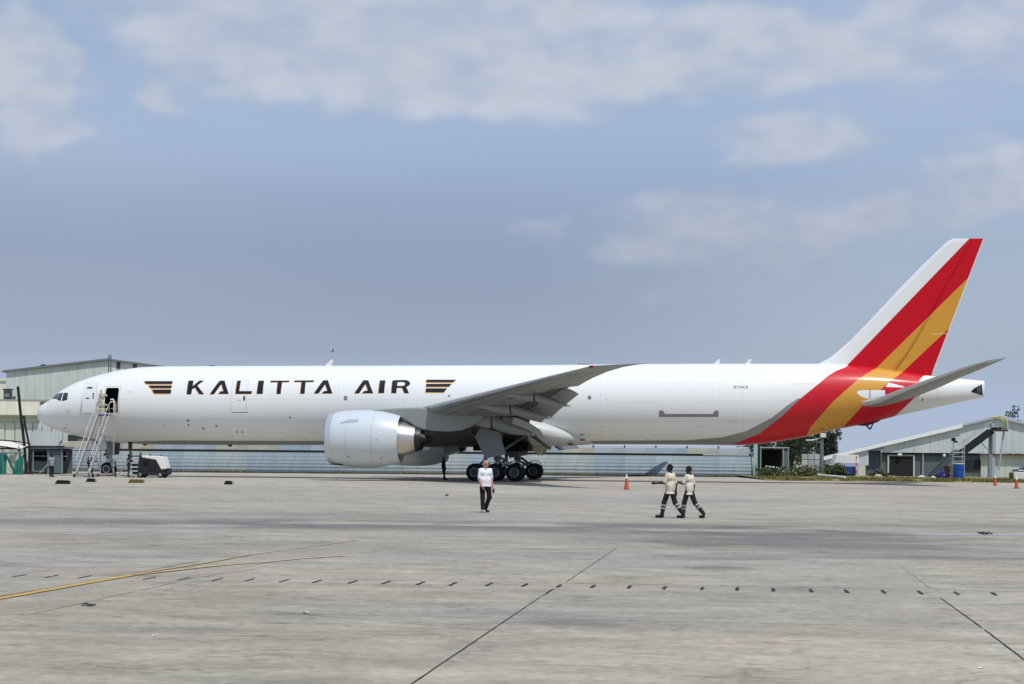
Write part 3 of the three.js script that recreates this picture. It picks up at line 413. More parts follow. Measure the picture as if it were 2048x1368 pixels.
  for (const z of [11.2, 14.6, 17.2, 20.6, 22.5, 24.5, 27]) mesh('panel_seam', build([z, z + .04].map((q) => { const l = wLE(q), t = te(q), L = t[0] - l[0], lo = (u) => [lerp(l[0], t[0], u), lerp(l[1], t[1], u) - wTC(q) * 1.12 * L * thickAt(u) + .012 * L * 4 * u * (1 - u), q], r = []; for (let i = 0; i <= 8; i++) { const p = lo(lerp(.1, .72, i / 8)); r.push([p[0], p[1] - .004, q]); } for (let i = 8; i >= 0; i--) { const p = lo(lerp(.1, .72, i / 8)); r.push([p[0], p[1] + .015, q]); } return r; }), s), P.coveShadeAndSeam, w);
  // engine
  const e = new THREE.Group(); e.name = 'engine'; plane.add(e); const zc = 9.6 * s, yc = 3.05;
  const lathe = (pts, seg = 72) => new THREE.LatheGeometry(pts.map(([x, r]) => new THREE.Vector2(r, x)), seg).rotateZ(-Math.PI / 2).scale(1, 1, 1).translate(0, yc, zc);
  mesh('nacelle', lathe([[26.66, 1.86], [26.86, 1.93], [27.3, 2.01], [28.0, 2.07], [28.8, 2.10], [29.6, 2.09], [30.3, 2.03], [31.0, 1.90], [31.72, 1.70], [31.72, 1.665], [31.0, 1.72], [30.2, 1.76]]), P.nacelle, e);
  mesh('inlet_lip', lathe([[27.2, 1.62], [26.7, 1.66], [26.48, 1.72], [26.4, 1.78], [26.46, 1.83], [26.67, 1.872], [26.86, 1.937]]), P.lip, e);
  mesh('inlet_duct', lathe([[27.2, 1.62], [27.6, 1.6], [28.0, 1.6], [28.0, .1]]), P.nozzle, e);
  mesh('core_cowl', lathe([[30.4, 1.36], [31.3, 1.31], [31.9, 1.2], [32.5, 1.02], [32.82, .9]]), P.core, e);
  mesh('core_nozzle', lathe([[32.8, .88], [32.9, .9], [33.25, .8], [33.27, .75], [32.9, .72]]), P.nozzle, e);
  mesh('exhaust_plug', lathe([[32.6, .6], [33.3, .48], [33.9, .2], [34.1, .02]]), P.plug, e);
  mesh('bypass_duct', lathe([[30.2, 1.76], [30.15, 1.36]]), P.black, e);
  mesh('nacelle_chine', plate([[27.6, 4.2], [28.9, 4.25], [28.9, 4.45], [28.3, 4.45]], .06, 'z', .01).translate(0, -.02, zc + s * 1.72), P.nacelle, e);
  mesh('cowl_latch', rb(.24, .12, .04, 28.2, 1.75, zc + s * 1.62), M(0x8f979c, .5), e); mesh('cowl_drain', rb(.1, .1, .05, 30.3, 3.0, zc + s * 2.02), M(0x8f979c, .5), e);
  mesh('cowl_seam', lathe([[28.02, 2.078], [28.02, 2.083], [28.045, 2.083], [28.045, 2.078]]), M(0xb0b8bd, .6), e);
  mesh('cowl_seam', lathe([[29.9, 2.083], [29.9, 2.088], [29.92, 2.088], [29.92, 2.083]]), M(0xa9b2b8, .6), e); for (const [x, y, w2] of [[30.6, 1.62, .34], [29.0, 1.5, .22], [28.8, 3.6, .16]]) { const dy = y - yc, rz = sq(2.06 * 2.06 - dy * dy); mesh('cowl_hatch', rb(w2, .09, .03, x, y, zc + s * rz, .01), M(0xaab2b8, .5), e); }
  mesh('cowl_vent', [bx(.95, .05, .3, 27.1, 1.16, zc + s * .75, 0, 0, -.03)], P.dark, e);
  const py = mesh('pylon', plate([[28.4, 5.02], [30.2, 5.1], [31.5, 5.2], [33.0, 5.25], [34.4, 5.1], [37.8, 4.9], [37.6, 4.5], [37.0, 4.15], [36.2, 3.8], [35.3, 3.7], [34.2, 3.74], [33.3, 3.84], [32.9, 4.0], [32.4, 4.35], [31.7, 4.7], [31.4, 4.76], [30.5, 4.9]], 0.62, 'z', 0.1).translate(0, 0, zc), P.wing, e);
  mesh('pylon_shield', plate([[33.2, 3.95], [34.2, 3.78], [36.6, 3.9], [36.2, 3.7], [34.4, 3.58], [33.3, 3.7]], .45, 'z', .06).translate(0, 0, zc), P.nozzle, e);
}
// wing-body fairing
{
  const c = pchip([[25.5, 0], [26.5, .25], [28, .7], [30, 1], [40.5, 1], [42.5, .88], [44.5, .6], [46, .25], [47, 0]]);
  const aT = pchip([[40, 5.1], [41.5, 4.7], [43, 4.1], [45, 3.4], [47, 3.05]]), aW = pchip([[40, 3.62], [41.2, 3.42], [42.4, 3.0], [43.6, 2.2], [44.6, 1.3], [45.6, .5], [47, .2]]);
  const ring = (x) => { const k = c(x), r = [], yb = fBot(x) + .2 - .36 * k, yt = x > 40 ? aT(x) : lerp(3.1, 5.1, k), hw = x > 40 ? aW(x) : 1.5 + 2.12 * sq(k); for (let j = 0; j < 56; j++) { const a = j / 56 * Math.PI * 2, cs = Math.cos(a), sn = Math.sin(a), e = 2 / 2.4; r.push([x, (yt + yb) / 2 + Math.sign(sn) * Math.abs(sn) ** e * (yt - yb) / 2, Math.sign(cs) * Math.abs(cs) ** e * hw]); } return r; };
  const span = (a, b, n) => Array.from({ length: n + 1 }, (_, i) => ring(lerp(a, b, i / n)));
  mesh('belly_fairing', loft(span(25.5, 40.2, 30), { flip: true }), P.belly, plane);  // grey belly paint, deepened to put wing and engine shade into it
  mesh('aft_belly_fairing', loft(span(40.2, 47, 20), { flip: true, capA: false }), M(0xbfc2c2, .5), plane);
  for (const [x, y] of [[43.1, 3.42], [44.0, 3.55]]) mesh('belly_vent', skinPatch([[x, y - .1], [x + .4, y - .1], [x + .4, y], [x, y]], .7 - (x - 43) * .25, 2), P.nozzle, plane);
}
// tailplane
for (const s of [1, -1]) {
  const t = new THREE.Group(); t.name = 'tailplane'; plane.add(t);
  const st = [[0.9, 63.95, 5.78, 71.1, 7.4], [1.8, 64.8, 6.05, 71.4, 7.62], [3.1, 65.88, 6.24, 71.85, 7.82], [4.75, 67.24, 6.78, 72.35, 8.1], [7, 69.1, 7.5, 73.1, 8.38], [10.1, 71.65, 8.38, 74.05, 8.82], [10.5, 72.1, 8.53, 74.25, 8.92], [10.75, 72.8, 8.7, 74.35, 8.98]];
  const f = (q, c0, c1, k = 1) => foil([q[1], q[2]], [q[3], q[4]], q[0], .105 * k, c0, c1, -.004, 12, .55);
  mesh('stabilizer', build(st.map((q) => f(q, 0, .70)), s), P.wing, t);
  mesh('elevator', build(st.slice(1, 6).map((q) => f(q, .712, 1)), s), P.wing, t); mesh('tailplane_tip', build(st.slice(5).map((q) => { const r = q.slice(); return f(r, .7, 1); }), s), P.wing, t);
  mesh('stabilizer_edge', build(st.slice(1).map((q) => f(q, 0, .05, 1.06).map(([x, y, z]) => [x - .015, y, z])), s), M(0xcfd3d4, .35, { metalness: .4 }), t);
}
// fin and rudder
{
  const finTex = livery(60.5, 74.5, 7.5, 19, 1024, 1024, (k) => {
    const { poly, line } = k, ext = (a, b, q) => [a[0] + (b[0] - a[0]) * q, a[1] + (b[1] - a[1]) * q];
    const wr = [ext([63.84, 8.77], [72.94, 18.46], -.3), ext([63.84, 8.77], [72.94, 18.46], 1.2)].flat(), ry = [ext([66.1, 8.68], [72.77, 15.42], 1.4), ext([66.1, 8.68], [72.77, 15.42], -.4)].flat(), yr = [ext([68.12, 8.46], [71.4, 11.64], 2), ext([68.12, 8.46], [71.4, 11.64], -.5)].flat();
    poly([...wr, 76, 19, 76, 7], RED); poly([...ry, yr[2], yr[3], yr[0], yr[1]], YEL);
    line([70.25, 11.30, 71.6, 11.36], '#e8d9c4', 3);  line([62.9, 9.2, 72.0, 18.4], 'rgba(120,130,135,.3)', 2);
  });
  const fl = pchip([[7.6, 60.9], [8.9, 61.5], [9.08, 61.9], [9.5, 62.7], [10.0, 63.3], [10.8, 64.2], [14.77, 67.87], [17.9, 70.95], [18.3, 71.4], [18.45, 71.75]]), ft = pchip([[7.6, 70.0], [8.43, 70.32], [18.45, 73.96]]), tk = pchip([[7.6, .09], [18.45, .085]]);
  const ys = [7.9, 8.5, 9.08, 9.5, 10, 10.8, 12.5, 14.7, 16.5, 17.9, 18.25, 18.45];
  const sect = (y, c0, c1) => foil([0, 0], [ft(y) - fl(y), 0], 0, tk(y) * (y > 18.3 ? .6 : 1), c0, c1, 0, 14).map(([x, h]) => [fl(y) + x, y, h]);
  mesh('fin', loft(ys.map((y) => sect(y, 0, .699)), { uv: finTex.uv, flip: false }), finMat(finTex), plane);
  mesh('rudder', loft(ys.map((y) => sect(y, .70, 1)), { uv: finTex.uv, flip: false }), finMat(finTex), plane);
  mesh('rudder_edge', loft([8.5, 18.4].map((y) => [[ft(y) - .02, y, .012], [ft(y) - .02, y, -.012], [ft(y) + .045, y, -.008], [ft(y) + .045, y, .008]])), P.white, plane);
}
// landing gear
function wheel(parent, x, y, z, r, wd, rimMat) {
  const pr = []; for (let i = 0; i <= 14; i++) { const a = i / 14 * Math.PI; pr.push(new THREE.Vector2(r * .60 + Math.abs(Math.sin(a)) ** .55 * r * .40, -Math.cos(a) * wd / 2)); }
  const t = mesh('wheel', new THREE.LatheGeometry(pr, 40).rotateX(Math.PI / 2).translate(x, y, z), P.tyre, parent);
  mesh('rim', [new THREE.TorusGeometry(r * .5, r * .075, 8, 32).translate(x, y, z + wd * .36), new THREE.TorusGeometry(r * .5, r * .075, 8, 32).translate(x, y, z - wd * .36)], rimMat, t);
  mesh('hub', [new THREE.CylinderGeometry(r * .5, r * .58, wd * .62, 28).rotateX(Math.PI / 2).translate(x, y, z), new THREE.CylinderGeometry(r * .16, r * .2, wd * .86, 16).rotateX(Math.PI / 2).translate(x, y, z), ...[0, 1, 2, 3, 4, 5].map((i) => rod([x + Math.cos(i * 1.047) * r * .32, y + Math.sin(i * 1.047) * r * .32, z - wd * .34], [x + Math.cos(i * 1.047) * r * .32, y + Math.sin(i * 1.047) * r * .32, z + wd * .34], r * .05))], P.hub, t);
}
for (const s of [1, -1]) {
  const g = new THREE.Group(); g.name = 'main_gear'; plane.add(g); const z = 5.5 * s;
  for (const x of [36.62, 38.1, 39.58]) for (const q of [.7, -.7]) wheel(g, x, .66, z + q, .66, .5, P.rim);
  mesh('bogie_beam', [bar([36.5, .7, z], [39.7, .7, z], .34, .36), ...[36.62, 38.1, 39.58].map((x) => rod([x, .66, z - .65], [x, .66, z + .65], .12))], P.gear, g);
  mesh('strut', [rod([38.15, .7, z], [38.2, 1.6, z], .17), rod([38.2, 1.55, z], [38.3, 4.2, z - .3 * s], .28, .32), rod([37.3, 1.45, z], [37.3, 2.3, z], .14), rod([37.3, 2.3, z], [38.2, 2.9, z], .14)], P.gear, g);
  mesh('brace', [rod([38.25, 2.1, z], [40.3, 3.6, z - 1.6 * s], .13), rod([38.25, 1.9, z], [36.0, 3.6, z - 1.4 * s], .13), rod([38.2, 2.3, z], [38.2, 3.7, z - 2.6 * s], .13), rod([38.35, 1.5, z], [39.35, .95, z], .09), rod([39.1, 1.3, z], [38.5, 1.75, z], .1), rod([37.2, 1.55, z], [36.6, .95, z], .09)], P.gear, g);
  mesh('torque_link', [bar([38.35, 1.55, z + .1 * s], [38.75, 1.2, z + .12 * s], .08, .12), bar([38.75, 1.2, z + .12 * s], [38.25, .9, z + .1 * s], .07, .12)], P.gearLight, g);
  mesh('brake_line', [bar([37.85, .95, z + .5 * s], [38.35, 1.42, z + .4 * s], .08, .08), rb(.3, .2, .2, 37.55, 1.3, z + .3 * s), rb(.45, .2, .2, 39.1, 1.32, z + .3 * s), tubeGeo([[39.0, 1.25, z + .4 * s], [39.35, 1.5, z + .5 * s], [39.9, 1.42, z + .6 * s], [40.15, 1.05, z + .7 * s]], .035)], P.gearLight, g);
  mesh('gear_door', plate([[36.68, 3.3], [37.05, 3.95], [38.5, 3.62], [38.95, 2.02], [38.2, 1.85], [37.42, 1.72]], .07, 'z', .02).translate(0, 0, 6.55 * s), P.panel, g);
  mesh('wheel_well', rb(4.2, .5, 2.6, 38.3, 2.5, 3.4 * s, .1), P.black, g);
  mesh('body_gear_door', plate([[39.9, 2.6], [41.2, 2.6], [41.0, 2.15], [40.75, 1.95], [40.4, 2.3]], .06).translate(0, 0, 1.1 * s), M(0xb5b39c, .6), g);
}
{
  const g = new THREE.Group(); g.name = 'nose_gear'; plane.add(g); const x = 5.99, yb = .545;
  for (const q of [.36, -.36]) wheel(g, x, yb, q, .545, .42, P.gearLight);
  mesh('strut', [rod([x, .5, -.3], [x, .5, .3], .1), rod([x, .5, 0], [x + .05, 1.3, 0], .11), rod([x + .05, 1.3, 0], [x + .1, 2.9, 0], .19)], P.gear, g);
  mesh('brace', [rod([x + .1, 1.7, 0], [x - 1.3, 2.95, 0], .1), rod([x + .1, 2.2, .35], [x + .1, 2.2, -.35], .12)], P.gear, g);
  mesh('torque_link', [bar([x + .15, 1.3, 0], [x + .62, 1.02, 0], .07, .3), bar([x + .62, 1.02, 0], [x + .15, .7, 0], .07, .3)], P.gearLight, g);
  mesh('taxi_light', [rod([x - .3, 1.72, .25], [x - .2, 1.72, .25], .12), rod([x - .3, 1.72, -.25], [x - .2, 1.72, -.25], .12), rb(.35, .3, .5, x + .02, 1.5, 0)], P.hub, g);
  for (const s of [1, -1]) mesh('gear_door', plate([[x - .45, 2.75], [x - .05, 2.7], [x - .08, 2.0], [x - .42, 2.08]], .05).translate(0, 0, .62 * s), P.gearLight, g);
  for (const s of [1, -1]) mesh('gear_door', plate([[x + .05, 2.7], [x + .75, 2.66], [x + .65, 1.75], [x + .12, 1.7]], .05).translate(0, 0, .55 * s), P.gear, g);
  mesh('steering_collar', [rb(.42, .35, .62, x + .05, 1.25, 0), tubeGeo([[x + .2, 1.6, .3], [x + .35, 1.1, .45], [x + .6, .75, .62], [x + .75, .15, .66]], .035)], P.gearLight, g);
}

// ------------------------------------------------------------------ people (local frame: facing +z, their left hand on +x)
const cap = (a, b, ra, rb2) => { const dx = b[0] - a[0], dy = b[1] - a[1], dz = b[2] - a[2], L = dx * dx + dy * dy + dz * dz; return (x, y, z) => { const t = Math.max(0, Math.min(1, ((x - a[0]) * dx + (y - a[1]) * dy + (z - a[2]) * dz) / L)); return Math.hypot(x - a[0] - dx * t, y - a[1] - dy * t, z - a[2] - dz * t) - lerp(ra, rb2, t); }; };
const blob = (c, r) => (x, y, z) => { const k = Math.hypot((x - c[0]) / r[0], (y - c[1]) / r[1], (z - c[2]) / r[2]); return (k - 1) * Math.min(...r); };
const blend = (fs, k) => (x, y, z) => { let d = 1e9; for (const f of fs) { const e = f(x, y, z), h = Math.max(k - Math.abs(d - e), 0) / k; d = Math.min(d, e) - h * h * k * 0.25; } return d; };
const mid = (a, b, t) => [0, 1, 2].map((i) => lerp(a[i], b[i], t));
const boundsOf = (pts, m) => [[0, 1, 2].map((i) => Math.min(...pts.map((p) => p[i])) - m), [0, 1, 2].map((i) => Math.max(...pts.map((p) => p[i])) + m)];
function person(o) {
  const t = thing('person', o.label, 'person', o.pos, o.turn), J = { pelvis: [0, .95, 0], chest: [0, 1.30, 0], neck: [0, 1.48, .01], head: [0, 1.635, .03], ...o.joints }, far = !!o.far, h = far ? .022 : .014;
  t.scale.setScalar(o.size ?? 1);
  const L = { sh: [.185, 1.43, 0], el: [.235, 1.14, -.02], wr: [.245, .89, .06], hip: [.09, .93, 0], kn: [.10, .50, .03], an: [.10, .085, -.02], toe: [.125, .035, .15], ...o.left }, R = { sh: [-.185, 1.43, 0], el: [-.235, 1.14, -.02], wr: [-.245, .89, .06], hip: [-.09, .93, 0], kn: [-.10, .50, .03], an: [-.10, .085, -.02], toe: [-.125, .035, .15], ...o.right };
  const g = o.girth ?? 1, sk = M(o.skin, .6);
  const torso = (e) => [cap([J.chest[0] - .10, J.chest[1] + .03, J.chest[2]], [J.chest[0] + .10, J.chest[1] + .03, J.chest[2]], .112 * g + e, .112 * g + e), cap(mid(L.sh, [J.neck[0], J.neck[1] - .045, J.neck[2]], .2), mid(R.sh, [J.neck[0], J.neck[1] - .045, J.neck[2]], .2), .052 + e * .6, .052 + e * .6), cap([J.pelvis[0] - .07, J.pelvis[1] + .17, J.pelvis[2] + .01], [J.pelvis[0] + .07, J.pelvis[1] + .17, J.pelvis[2] + .01], .115 * g + e, .115 * g + e), cap([J.pelvis[0] - .075, J.pelvis[1], 0], [J.pelvis[0] + .075, J.pelvis[1], 0], .108 * g + e, .108 * g + e), cap(J.pelvis, J.chest, .10 * g + e, .11 * g + e)];
  const arm = (a, e) => [cap(a.sh, a.el, .058 + e, .043 + e), cap(a.el, a.wr, .042 + e, .029 + e)], leg = (a, e) => [cap(a.hip, a.kn, .092 + e, .060 + e), cap(a.kn, a.an, .058 + e, .040 + e)], foot = (a, e) => [cap(a.an, [a.an[0], a.an[1] - .02, a.an[2] - .02], .04 + e, .04 + e), cap([a.an[0], a.toe[1] + .005, a.an[2]], a.toe, .042 + e, .036 + e)];
  const all = [J.head, J.neck, J.pelvis, ...Object.values(L), ...Object.values(R)].filter(Array.isArray);
  // body: trunk and limbs on one grid; head and hands on finer grids of their own
  const parts = [];
  { const f = blend([...torso(0), cap(J.neck, J.head, .056, .056), ...arm(L, 0), ...arm(R, 0), ...leg(L, 0), ...leg(R, 0), ...foot(L, 0), ...foot(R, 0)], .05), [lo, hi] = boundsOf(all, .2); parts.push(skin(f, lo, hi, h)); }
  const hd = new THREE.Group(); // head in its own axes, then turned
  const HF = blend([blob([0, .03, -.01], [.075, .095, .095]), blob([0, -.045, .03], [.055, .062, .062]), cap([0, .0, .085], [0, -.03, .104], .010, .014), blob([.076, -.01, -.005], [.012, .03, .02]), blob([-.076, -.01, -.005], [.012, .03, .02]), cap([-.03, .022, .078], [.03, .022, .078], .014, .014), cap([-.02, -.062, .078], [.02, -.062, .078], .010, .010), cap([0, -.09, .065], [0, -.092, .07], .018, .018), cap([0, -.06, -.02], [0, -.16, -.035], .055, .056)], .02);
  const turnHead = (gm) => gm.applyMatrix4(new THREE.Matrix4().compose(V(...J.head), new THREE.Quaternion().setFromEuler(new THREE.Euler(o.nod ?? 0, o.look ?? 0, 0, 'YXZ')), V(1, 1, 1)));
  parts.push(turnHead(skin(HF, [-.11, -.2, -.13], [.11, .15, .14], far ? .012 : .007)));
  for (const [a, s] of [[L, 1], [R, -1]]) { // hand: palm, four fingers with a bend each, thumb from the side
    const d = V(...a.wr).sub(V(...a.el)).normalize(), up = Math.abs(d.y) > .8 ? V(0, 0, 1) : V(0, 1, 0), side = up.clone().sub(d.clone().multiplyScalar(up.dot(d))).normalize(), inn = d.clone().cross(side).multiplyScalar(s).normalize(), P0 = V(...a.wr), pt = (u, v, w) => P0.clone().addScaledVector(d, u).addScaledVector(side, v).addScaledVector(inn, w).toArray(), fs = [cap(pt(-.02, 0, 0), pt(.03, 0, 0), .026, .024), cap(pt(.035, -.026, 0), pt(.085, -.028, 0), .016, .012), cap(pt(.035, .0, 0), pt(.09, .0, 0), .016, .012), cap(pt(.035, .026, 0), pt(.085, .028, 0), .016, .012)];
    const pts = [pt(-.02, 0, 0)]; const curl = a.point ? .004 : .028;
    [[-.031, .058], [-.011, .066], [.010, .070], [.031, .064]].forEach(([v, l], i) => { const k1 = pt(.09, v, 0), k2 = pt(.09 + l * .55, v, curl * .5), k3 = a.point && i < 3 ? pt(.10, v, .04) : pt(.09 + l, v, curl * 1.5); fs.push(cap(k1, k2, .0095, .009), cap(k2, k3, .009, .0075)); pts.push(k2, k3); });
    const t1 = pt(.025, .032, .004), t2 = pt(.06, .056, .014), t3 = pt(.085, .058, .024); fs.push(cap(t1, t2, .013, .011), cap(t2, t3, .0105, .009)); pts.push(t2, t3);
    const [lo, hi] = boundsOf(pts, .03); parts.push(skin(blend(fs, .008), lo, hi, far ? .011 : .006));
  }
  mesh('body', parts, sk, t);
  // clothes are shells over the body
  const hem = o.hem ?? .84, slv = o.sleeve ?? .62;
  const trunkF = blend([...torso(.016), cap([J.pelvis[0] - .085, hem - .02, 0], [J.pelvis[0] + .085, hem - .02, 0], .132 * g, .132 * g), cap([J.pelvis[0] - .08, J.pelvis[1] + .1, 0], [J.pelvis[0] + .08, J.pelvis[1] + .1, 0], .13 * g, .13 * g)], .05), sleeveF = [L, R].map((a) => blend([cap(a.sh, mid(a.sh, a.el, Math.min(1, slv)), .069, .058), ...(slv > 1 ? [cap(a.el, mid(a.el, a.wr, .9), .058, .046)] : [])], .03));
  const shirtF0 = blend([trunkF, ...sleeveF], .018);
  const fold = (x, y, z) => .0045 * Math.sin(x * 38 + y * 21 + z * 17) * Math.sin(y * 33 + z * 24);
  const shirtF = (x, y, z) => Math.max(shirtF0(x, y, z) + fold(x, y, z), hem - y, -(Math.hypot(x - J.neck[0], (z - J.neck[2] - .045) * .9, (y - J.neck[1] + .005) * 1.1) - .054));
  { const [lo, hi] = boundsOf([...[L, R].flatMap((a) => [a.sh, a.el, a.wr]), J.pelvis, J.neck], .2); lo[1] = hem - .05; mesh('shirt', skin(shirtF, lo, hi, h), M(o.shirt, .85), t); }
  if (!far) mesh('collar', new THREE.TorusGeometry(.066, .014, 8, 22).rotateX(Math.PI / 2 - .35).translate(J.neck[0], J.neck[1] - .022, J.neck[2] + .0), M(o.shirt, .85), t);
  const legF0 = blend([cap([J.pelvis[0] - .08, J.pelvis[1], 0], [J.pelvis[0] + .08, J.pelvis[1], 0], .112 * g + .012, .112 * g + .012), ...[L, R].flatMap((a) => [cap(a.hip, a.kn, .108, .078), cap(a.kn, mid(a.kn, a.an, .93), .078, .066)])], .035);
  const waist = Math.min(J.pelvis[1] + .085, hem + .05); const legF = (x, y, z) => Math.max(legF0(x, y, z) + fold(x, y, z) * .9, y - waist);
  const lp = [...[L, R].flatMap((a) => [a.hip, a.kn, a.an]), J.pelvis]; { const [lo, hi] = boundsOf(lp, .17); mesh('trousers', skin(legF, lo, hi, h), M(o.trousers, .9), t); }
  for (const a of [L, R]) { const [lo, hi] = boundsOf([a.an, a.toe], .09); mesh('shoe', skin((x, y, z) => { const a1 = blend(foot(a, .014), .03)(x, y, z); return a1; }, lo, hi, far ? .018 : .01), M(a.shoe ?? o.shoes, .7), t); }
  if (o.bands) for (const a of [L, R]) for (const q of [.22, .46]) { const c = mid(a.kn, a.an, q), d = V(...a.an).sub(V(...a.kn)).normalize(), gm = new THREE.CylinderGeometry(.083, .081, .055, 20, 1, true).applyQuaternion(new THREE.Quaternion().setFromUnitVectors(V(0, -1, 0), d)).translate(...c); mesh('reflective_band', gm, M(0x9aa0a8, .5), t); }
  if (o.belt) mesh('waistband', new THREE.TorusGeometry(.137 * g, .009, 8, 26).rotateX(Math.PI / 2).scale(1.5, 1, 1.02).translate(J.pelvis[0], o.belt, J.pelvis[2] + .005), M(o.beltColor ?? o.shirt, .9), t);
  if (o.hair) mesh('hair', turnHead(skin((x, y, z) => Math.max(HF(x, y, z) - .012, -(y - .012 - z * .75), -(Math.hypot(x, y + .14, z - .14) - .17)), [-.12, -.12, -.14], [.12, .16, .14], far ? .012 : .008)), M(o.hair, .95), t);
  if (o.face) { mesh('eye', turnHead(new THREE.SphereGeometry(.011, 10, 8).translate(-.03, .004, .084)), P.dark, t); mesh('eye', turnHead(new THREE.SphereGeometry(.011, 10, 8).translate(.03, .004, .084)), P.dark, t); mesh('mouth', turnHead(bx(.04, .006, .01, 0, -.062, .089)), M(0x7a2f2a, .6), t); mesh('beard', turnHead(skin((x, y, z) => Math.max(HF(x, y, z) - .004, y + .068, -z + .01), [-.1, -.14, 0], [.1, 0, .13], .007)), M(o.face, .8), t); }
  for (const c of t.children) c.castShadow = true;
  return t;
}
const gp = (px, py) => onGround(px, py);
person({ label: 'bald man in white polo shirt and black trousers walking in front of the landing gear', pos: gp(970, 1025), turn: .28, size: 1.045, skin: 0xbd8677, shirt: 0xe4e6ee, trousers: 0x101014, shoes: 0x8e8d8a, nod: .22, look: .5, face: 0x8d5f55, hem: .87, sleeve: .80, girth: .95,
  left: { sh: [.172, 1.42, .0], el: [.225, 1.13, -.03], wr: [.255, .86, .02], kn: [.155, .52, -.02], an: [.05, .10, -.17], toe: [.11, .035, -.02], shoe: 0x1b1b1d }, right: { sh: [-.172, 1.42, .0], el: [-.225, 1.12, .03], wr: [-.15, .89, .12], kn: [-.10, .5, .05], an: [-.10, .085, .10], toe: [-.10, .035, .27], shoe: 0xa9a7a2 } });
{ const b = thing('mobile_phone', 'small black phone held low in the bald man\'s left hand', 'phone', gp(970, 1025).add(V(.29, .76, .0)), .3); mesh('casing', rb(.075, .15, .03, 0, 0, 0, .01), P.dark, b); mesh('screen', bx(.06, .12, .004, 0, 0, .0165), P.glass, b); }
const walk = { hem: .79, sleeve: .92, bands: true, skin: 0x3a2318, hair: 0x0c0a09, shoes: 0x0e0e0f, trousers: 0x12201b };
person({ ...walk, label: 'worker in cream shirt and dark trousers walking left with one arm stretched out ahead', pos: gp(1340, 1036), turn: -2.02, size: 1.0, shirt: 0xd3cab6, girth: 1.08, belt: 1.05, beltColor: 0x9a8c72, look: .15,
  left: { sh: [.19, 1.42, .03], el: [.25, 1.16, .12], wr: [.25, 1.14, .42], point: 1, hip: [.09, .93, .02], kn: [.10, .52, .17], an: [.09, .10, .25], toe: [.11, .05, .43] }, right: { sh: [-.20, 1.42, -.02], el: [-.255, 1.13, -.10], wr: [-.27, .86, -.10], hip: [-.09, .93, -.02], kn: [-.09, .50, -.14], an: [-.09, .15, -.42], toe: [-.11, .04, -.29] } });
person({ ...walk, label: 'worker in pale shirt with cinched waist following on the right of the pointing worker', pos: gp(1378, 1036), turn: -2.0, size: .97, shirt: 0xd8d2c2, belt: 1.03, beltColor: 0x6b6350, girth: .93, look: .35, nod: .1,
  left: { sh: [.185, 1.42, .03], el: [.235, 1.18, .14], wr: [.10, 1.20, .36], hip: [.09, .93, .02], kn: [.10, .52, .14], an: [.09, .09, .18], toe: [.11, .04, .36] }, right: { sh: [-.19, 1.42, -.02], el: [-.25, 1.13, -.08], wr: [-.26, .87, -.06], hip: [-.09, .93, -.02], kn: [-.09, .51, -.18], an: [-.09, .17, -.48], toe: [-.11, .05, -.36] } });
const stand = { far: true, hair: 0x0c0a09, skin: 0x3a2318, shoes: 0x111113 };
person({ ...stand, label: 'person in grey top and black trousers standing left of the boarding stairs', pos: gp(103, 954), turn: .9, shirt: 0x8d9499, trousers: 0x101113, left: { wr: [.2, 1.0, .2] } });
person({ ...stand, label: 'person in dark blue overalls standing behind the boarding stairs', pos: gp(181, 953), turn: .6, shirt: 0x1a2030, trousers: 0x141826, sleeve: 1.4, left: { el: [.3, 1.2, .1], wr: [.32, 1.2, .36] } });
person({ ...stand, label: 'person in black clothes reaching up to the belly behind the nose wheels', pos: gp(257, 953.5), turn: 1.9, shirt: 0x17191c, trousers: 0x14161a, sleeve: 1.4, left: { el: [.2, 1.65, .15], wr: [.12, 1.95, .12] }, right: { el: [-.2, 1.62, .16], wr: [-.06, 1.93, .14] } });
person({ ...stand, label: 'person in black clothes standing behind the near engine, only legs in the light', pos: gp(887, 959.5), turn: 1.2, shirt: 0x14161a, trousers: 0x0e0f12, sleeve: 1.4, right: { kn: [-.09, .5, .05], an: [-.09, .085, .18], toe: [-.1, .035, .34] } });

// ------------------------------------------------------------------ background buildings
const ribTex = (period, a, b) => { const t = dataTex(256, (u, v) => { const r = Math.abs(((u * 8) % 1) - .5) * 2, n = fbm(u * 6, v * 6, 4, 6, 7), k = 128 + 60 * sm(.35, .75, r); return [k, k, k]; }, false); t.repeat.set(1 / period, 1 / period); return t; };
const wearTex = (() => { const t = dataTex(512, (u, v) => { const a = fbm(u * 4, v * 3, 5, 0, 77), s = fbm(u * 40, v * 2, 4, 0, 78); const k = 238 + (a - .5) * 34 + (s - .5) * 34; return [k, k, k - 3]; }); t.wrapS = t.wrapT = THREE.MirroredRepeatWrapping; t.repeat.set(1 / 9, 1 / 9); return t; })();
function planarUV(g) { const p = g.attributes.position, u = new Float32Array(p.count * 2); for (let i = 0; i < p.count; i++) { u[2 * i] = p.getX(i) + p.getZ(i) * .7; u[2 * i + 1] = p.getY(i) + p.getZ(i) * .2; } g.setAttribute('uv', new THREE.BufferAttribute(u, 2)); return g; }
const W = (color, rough = .8, o = {}) => M(color, rough, { map: wearTex, ...o });
const wmesh = (n, g, m, p) => mesh(n, planarUV(Array.isArray(g) ? join(g) : g), m, p);

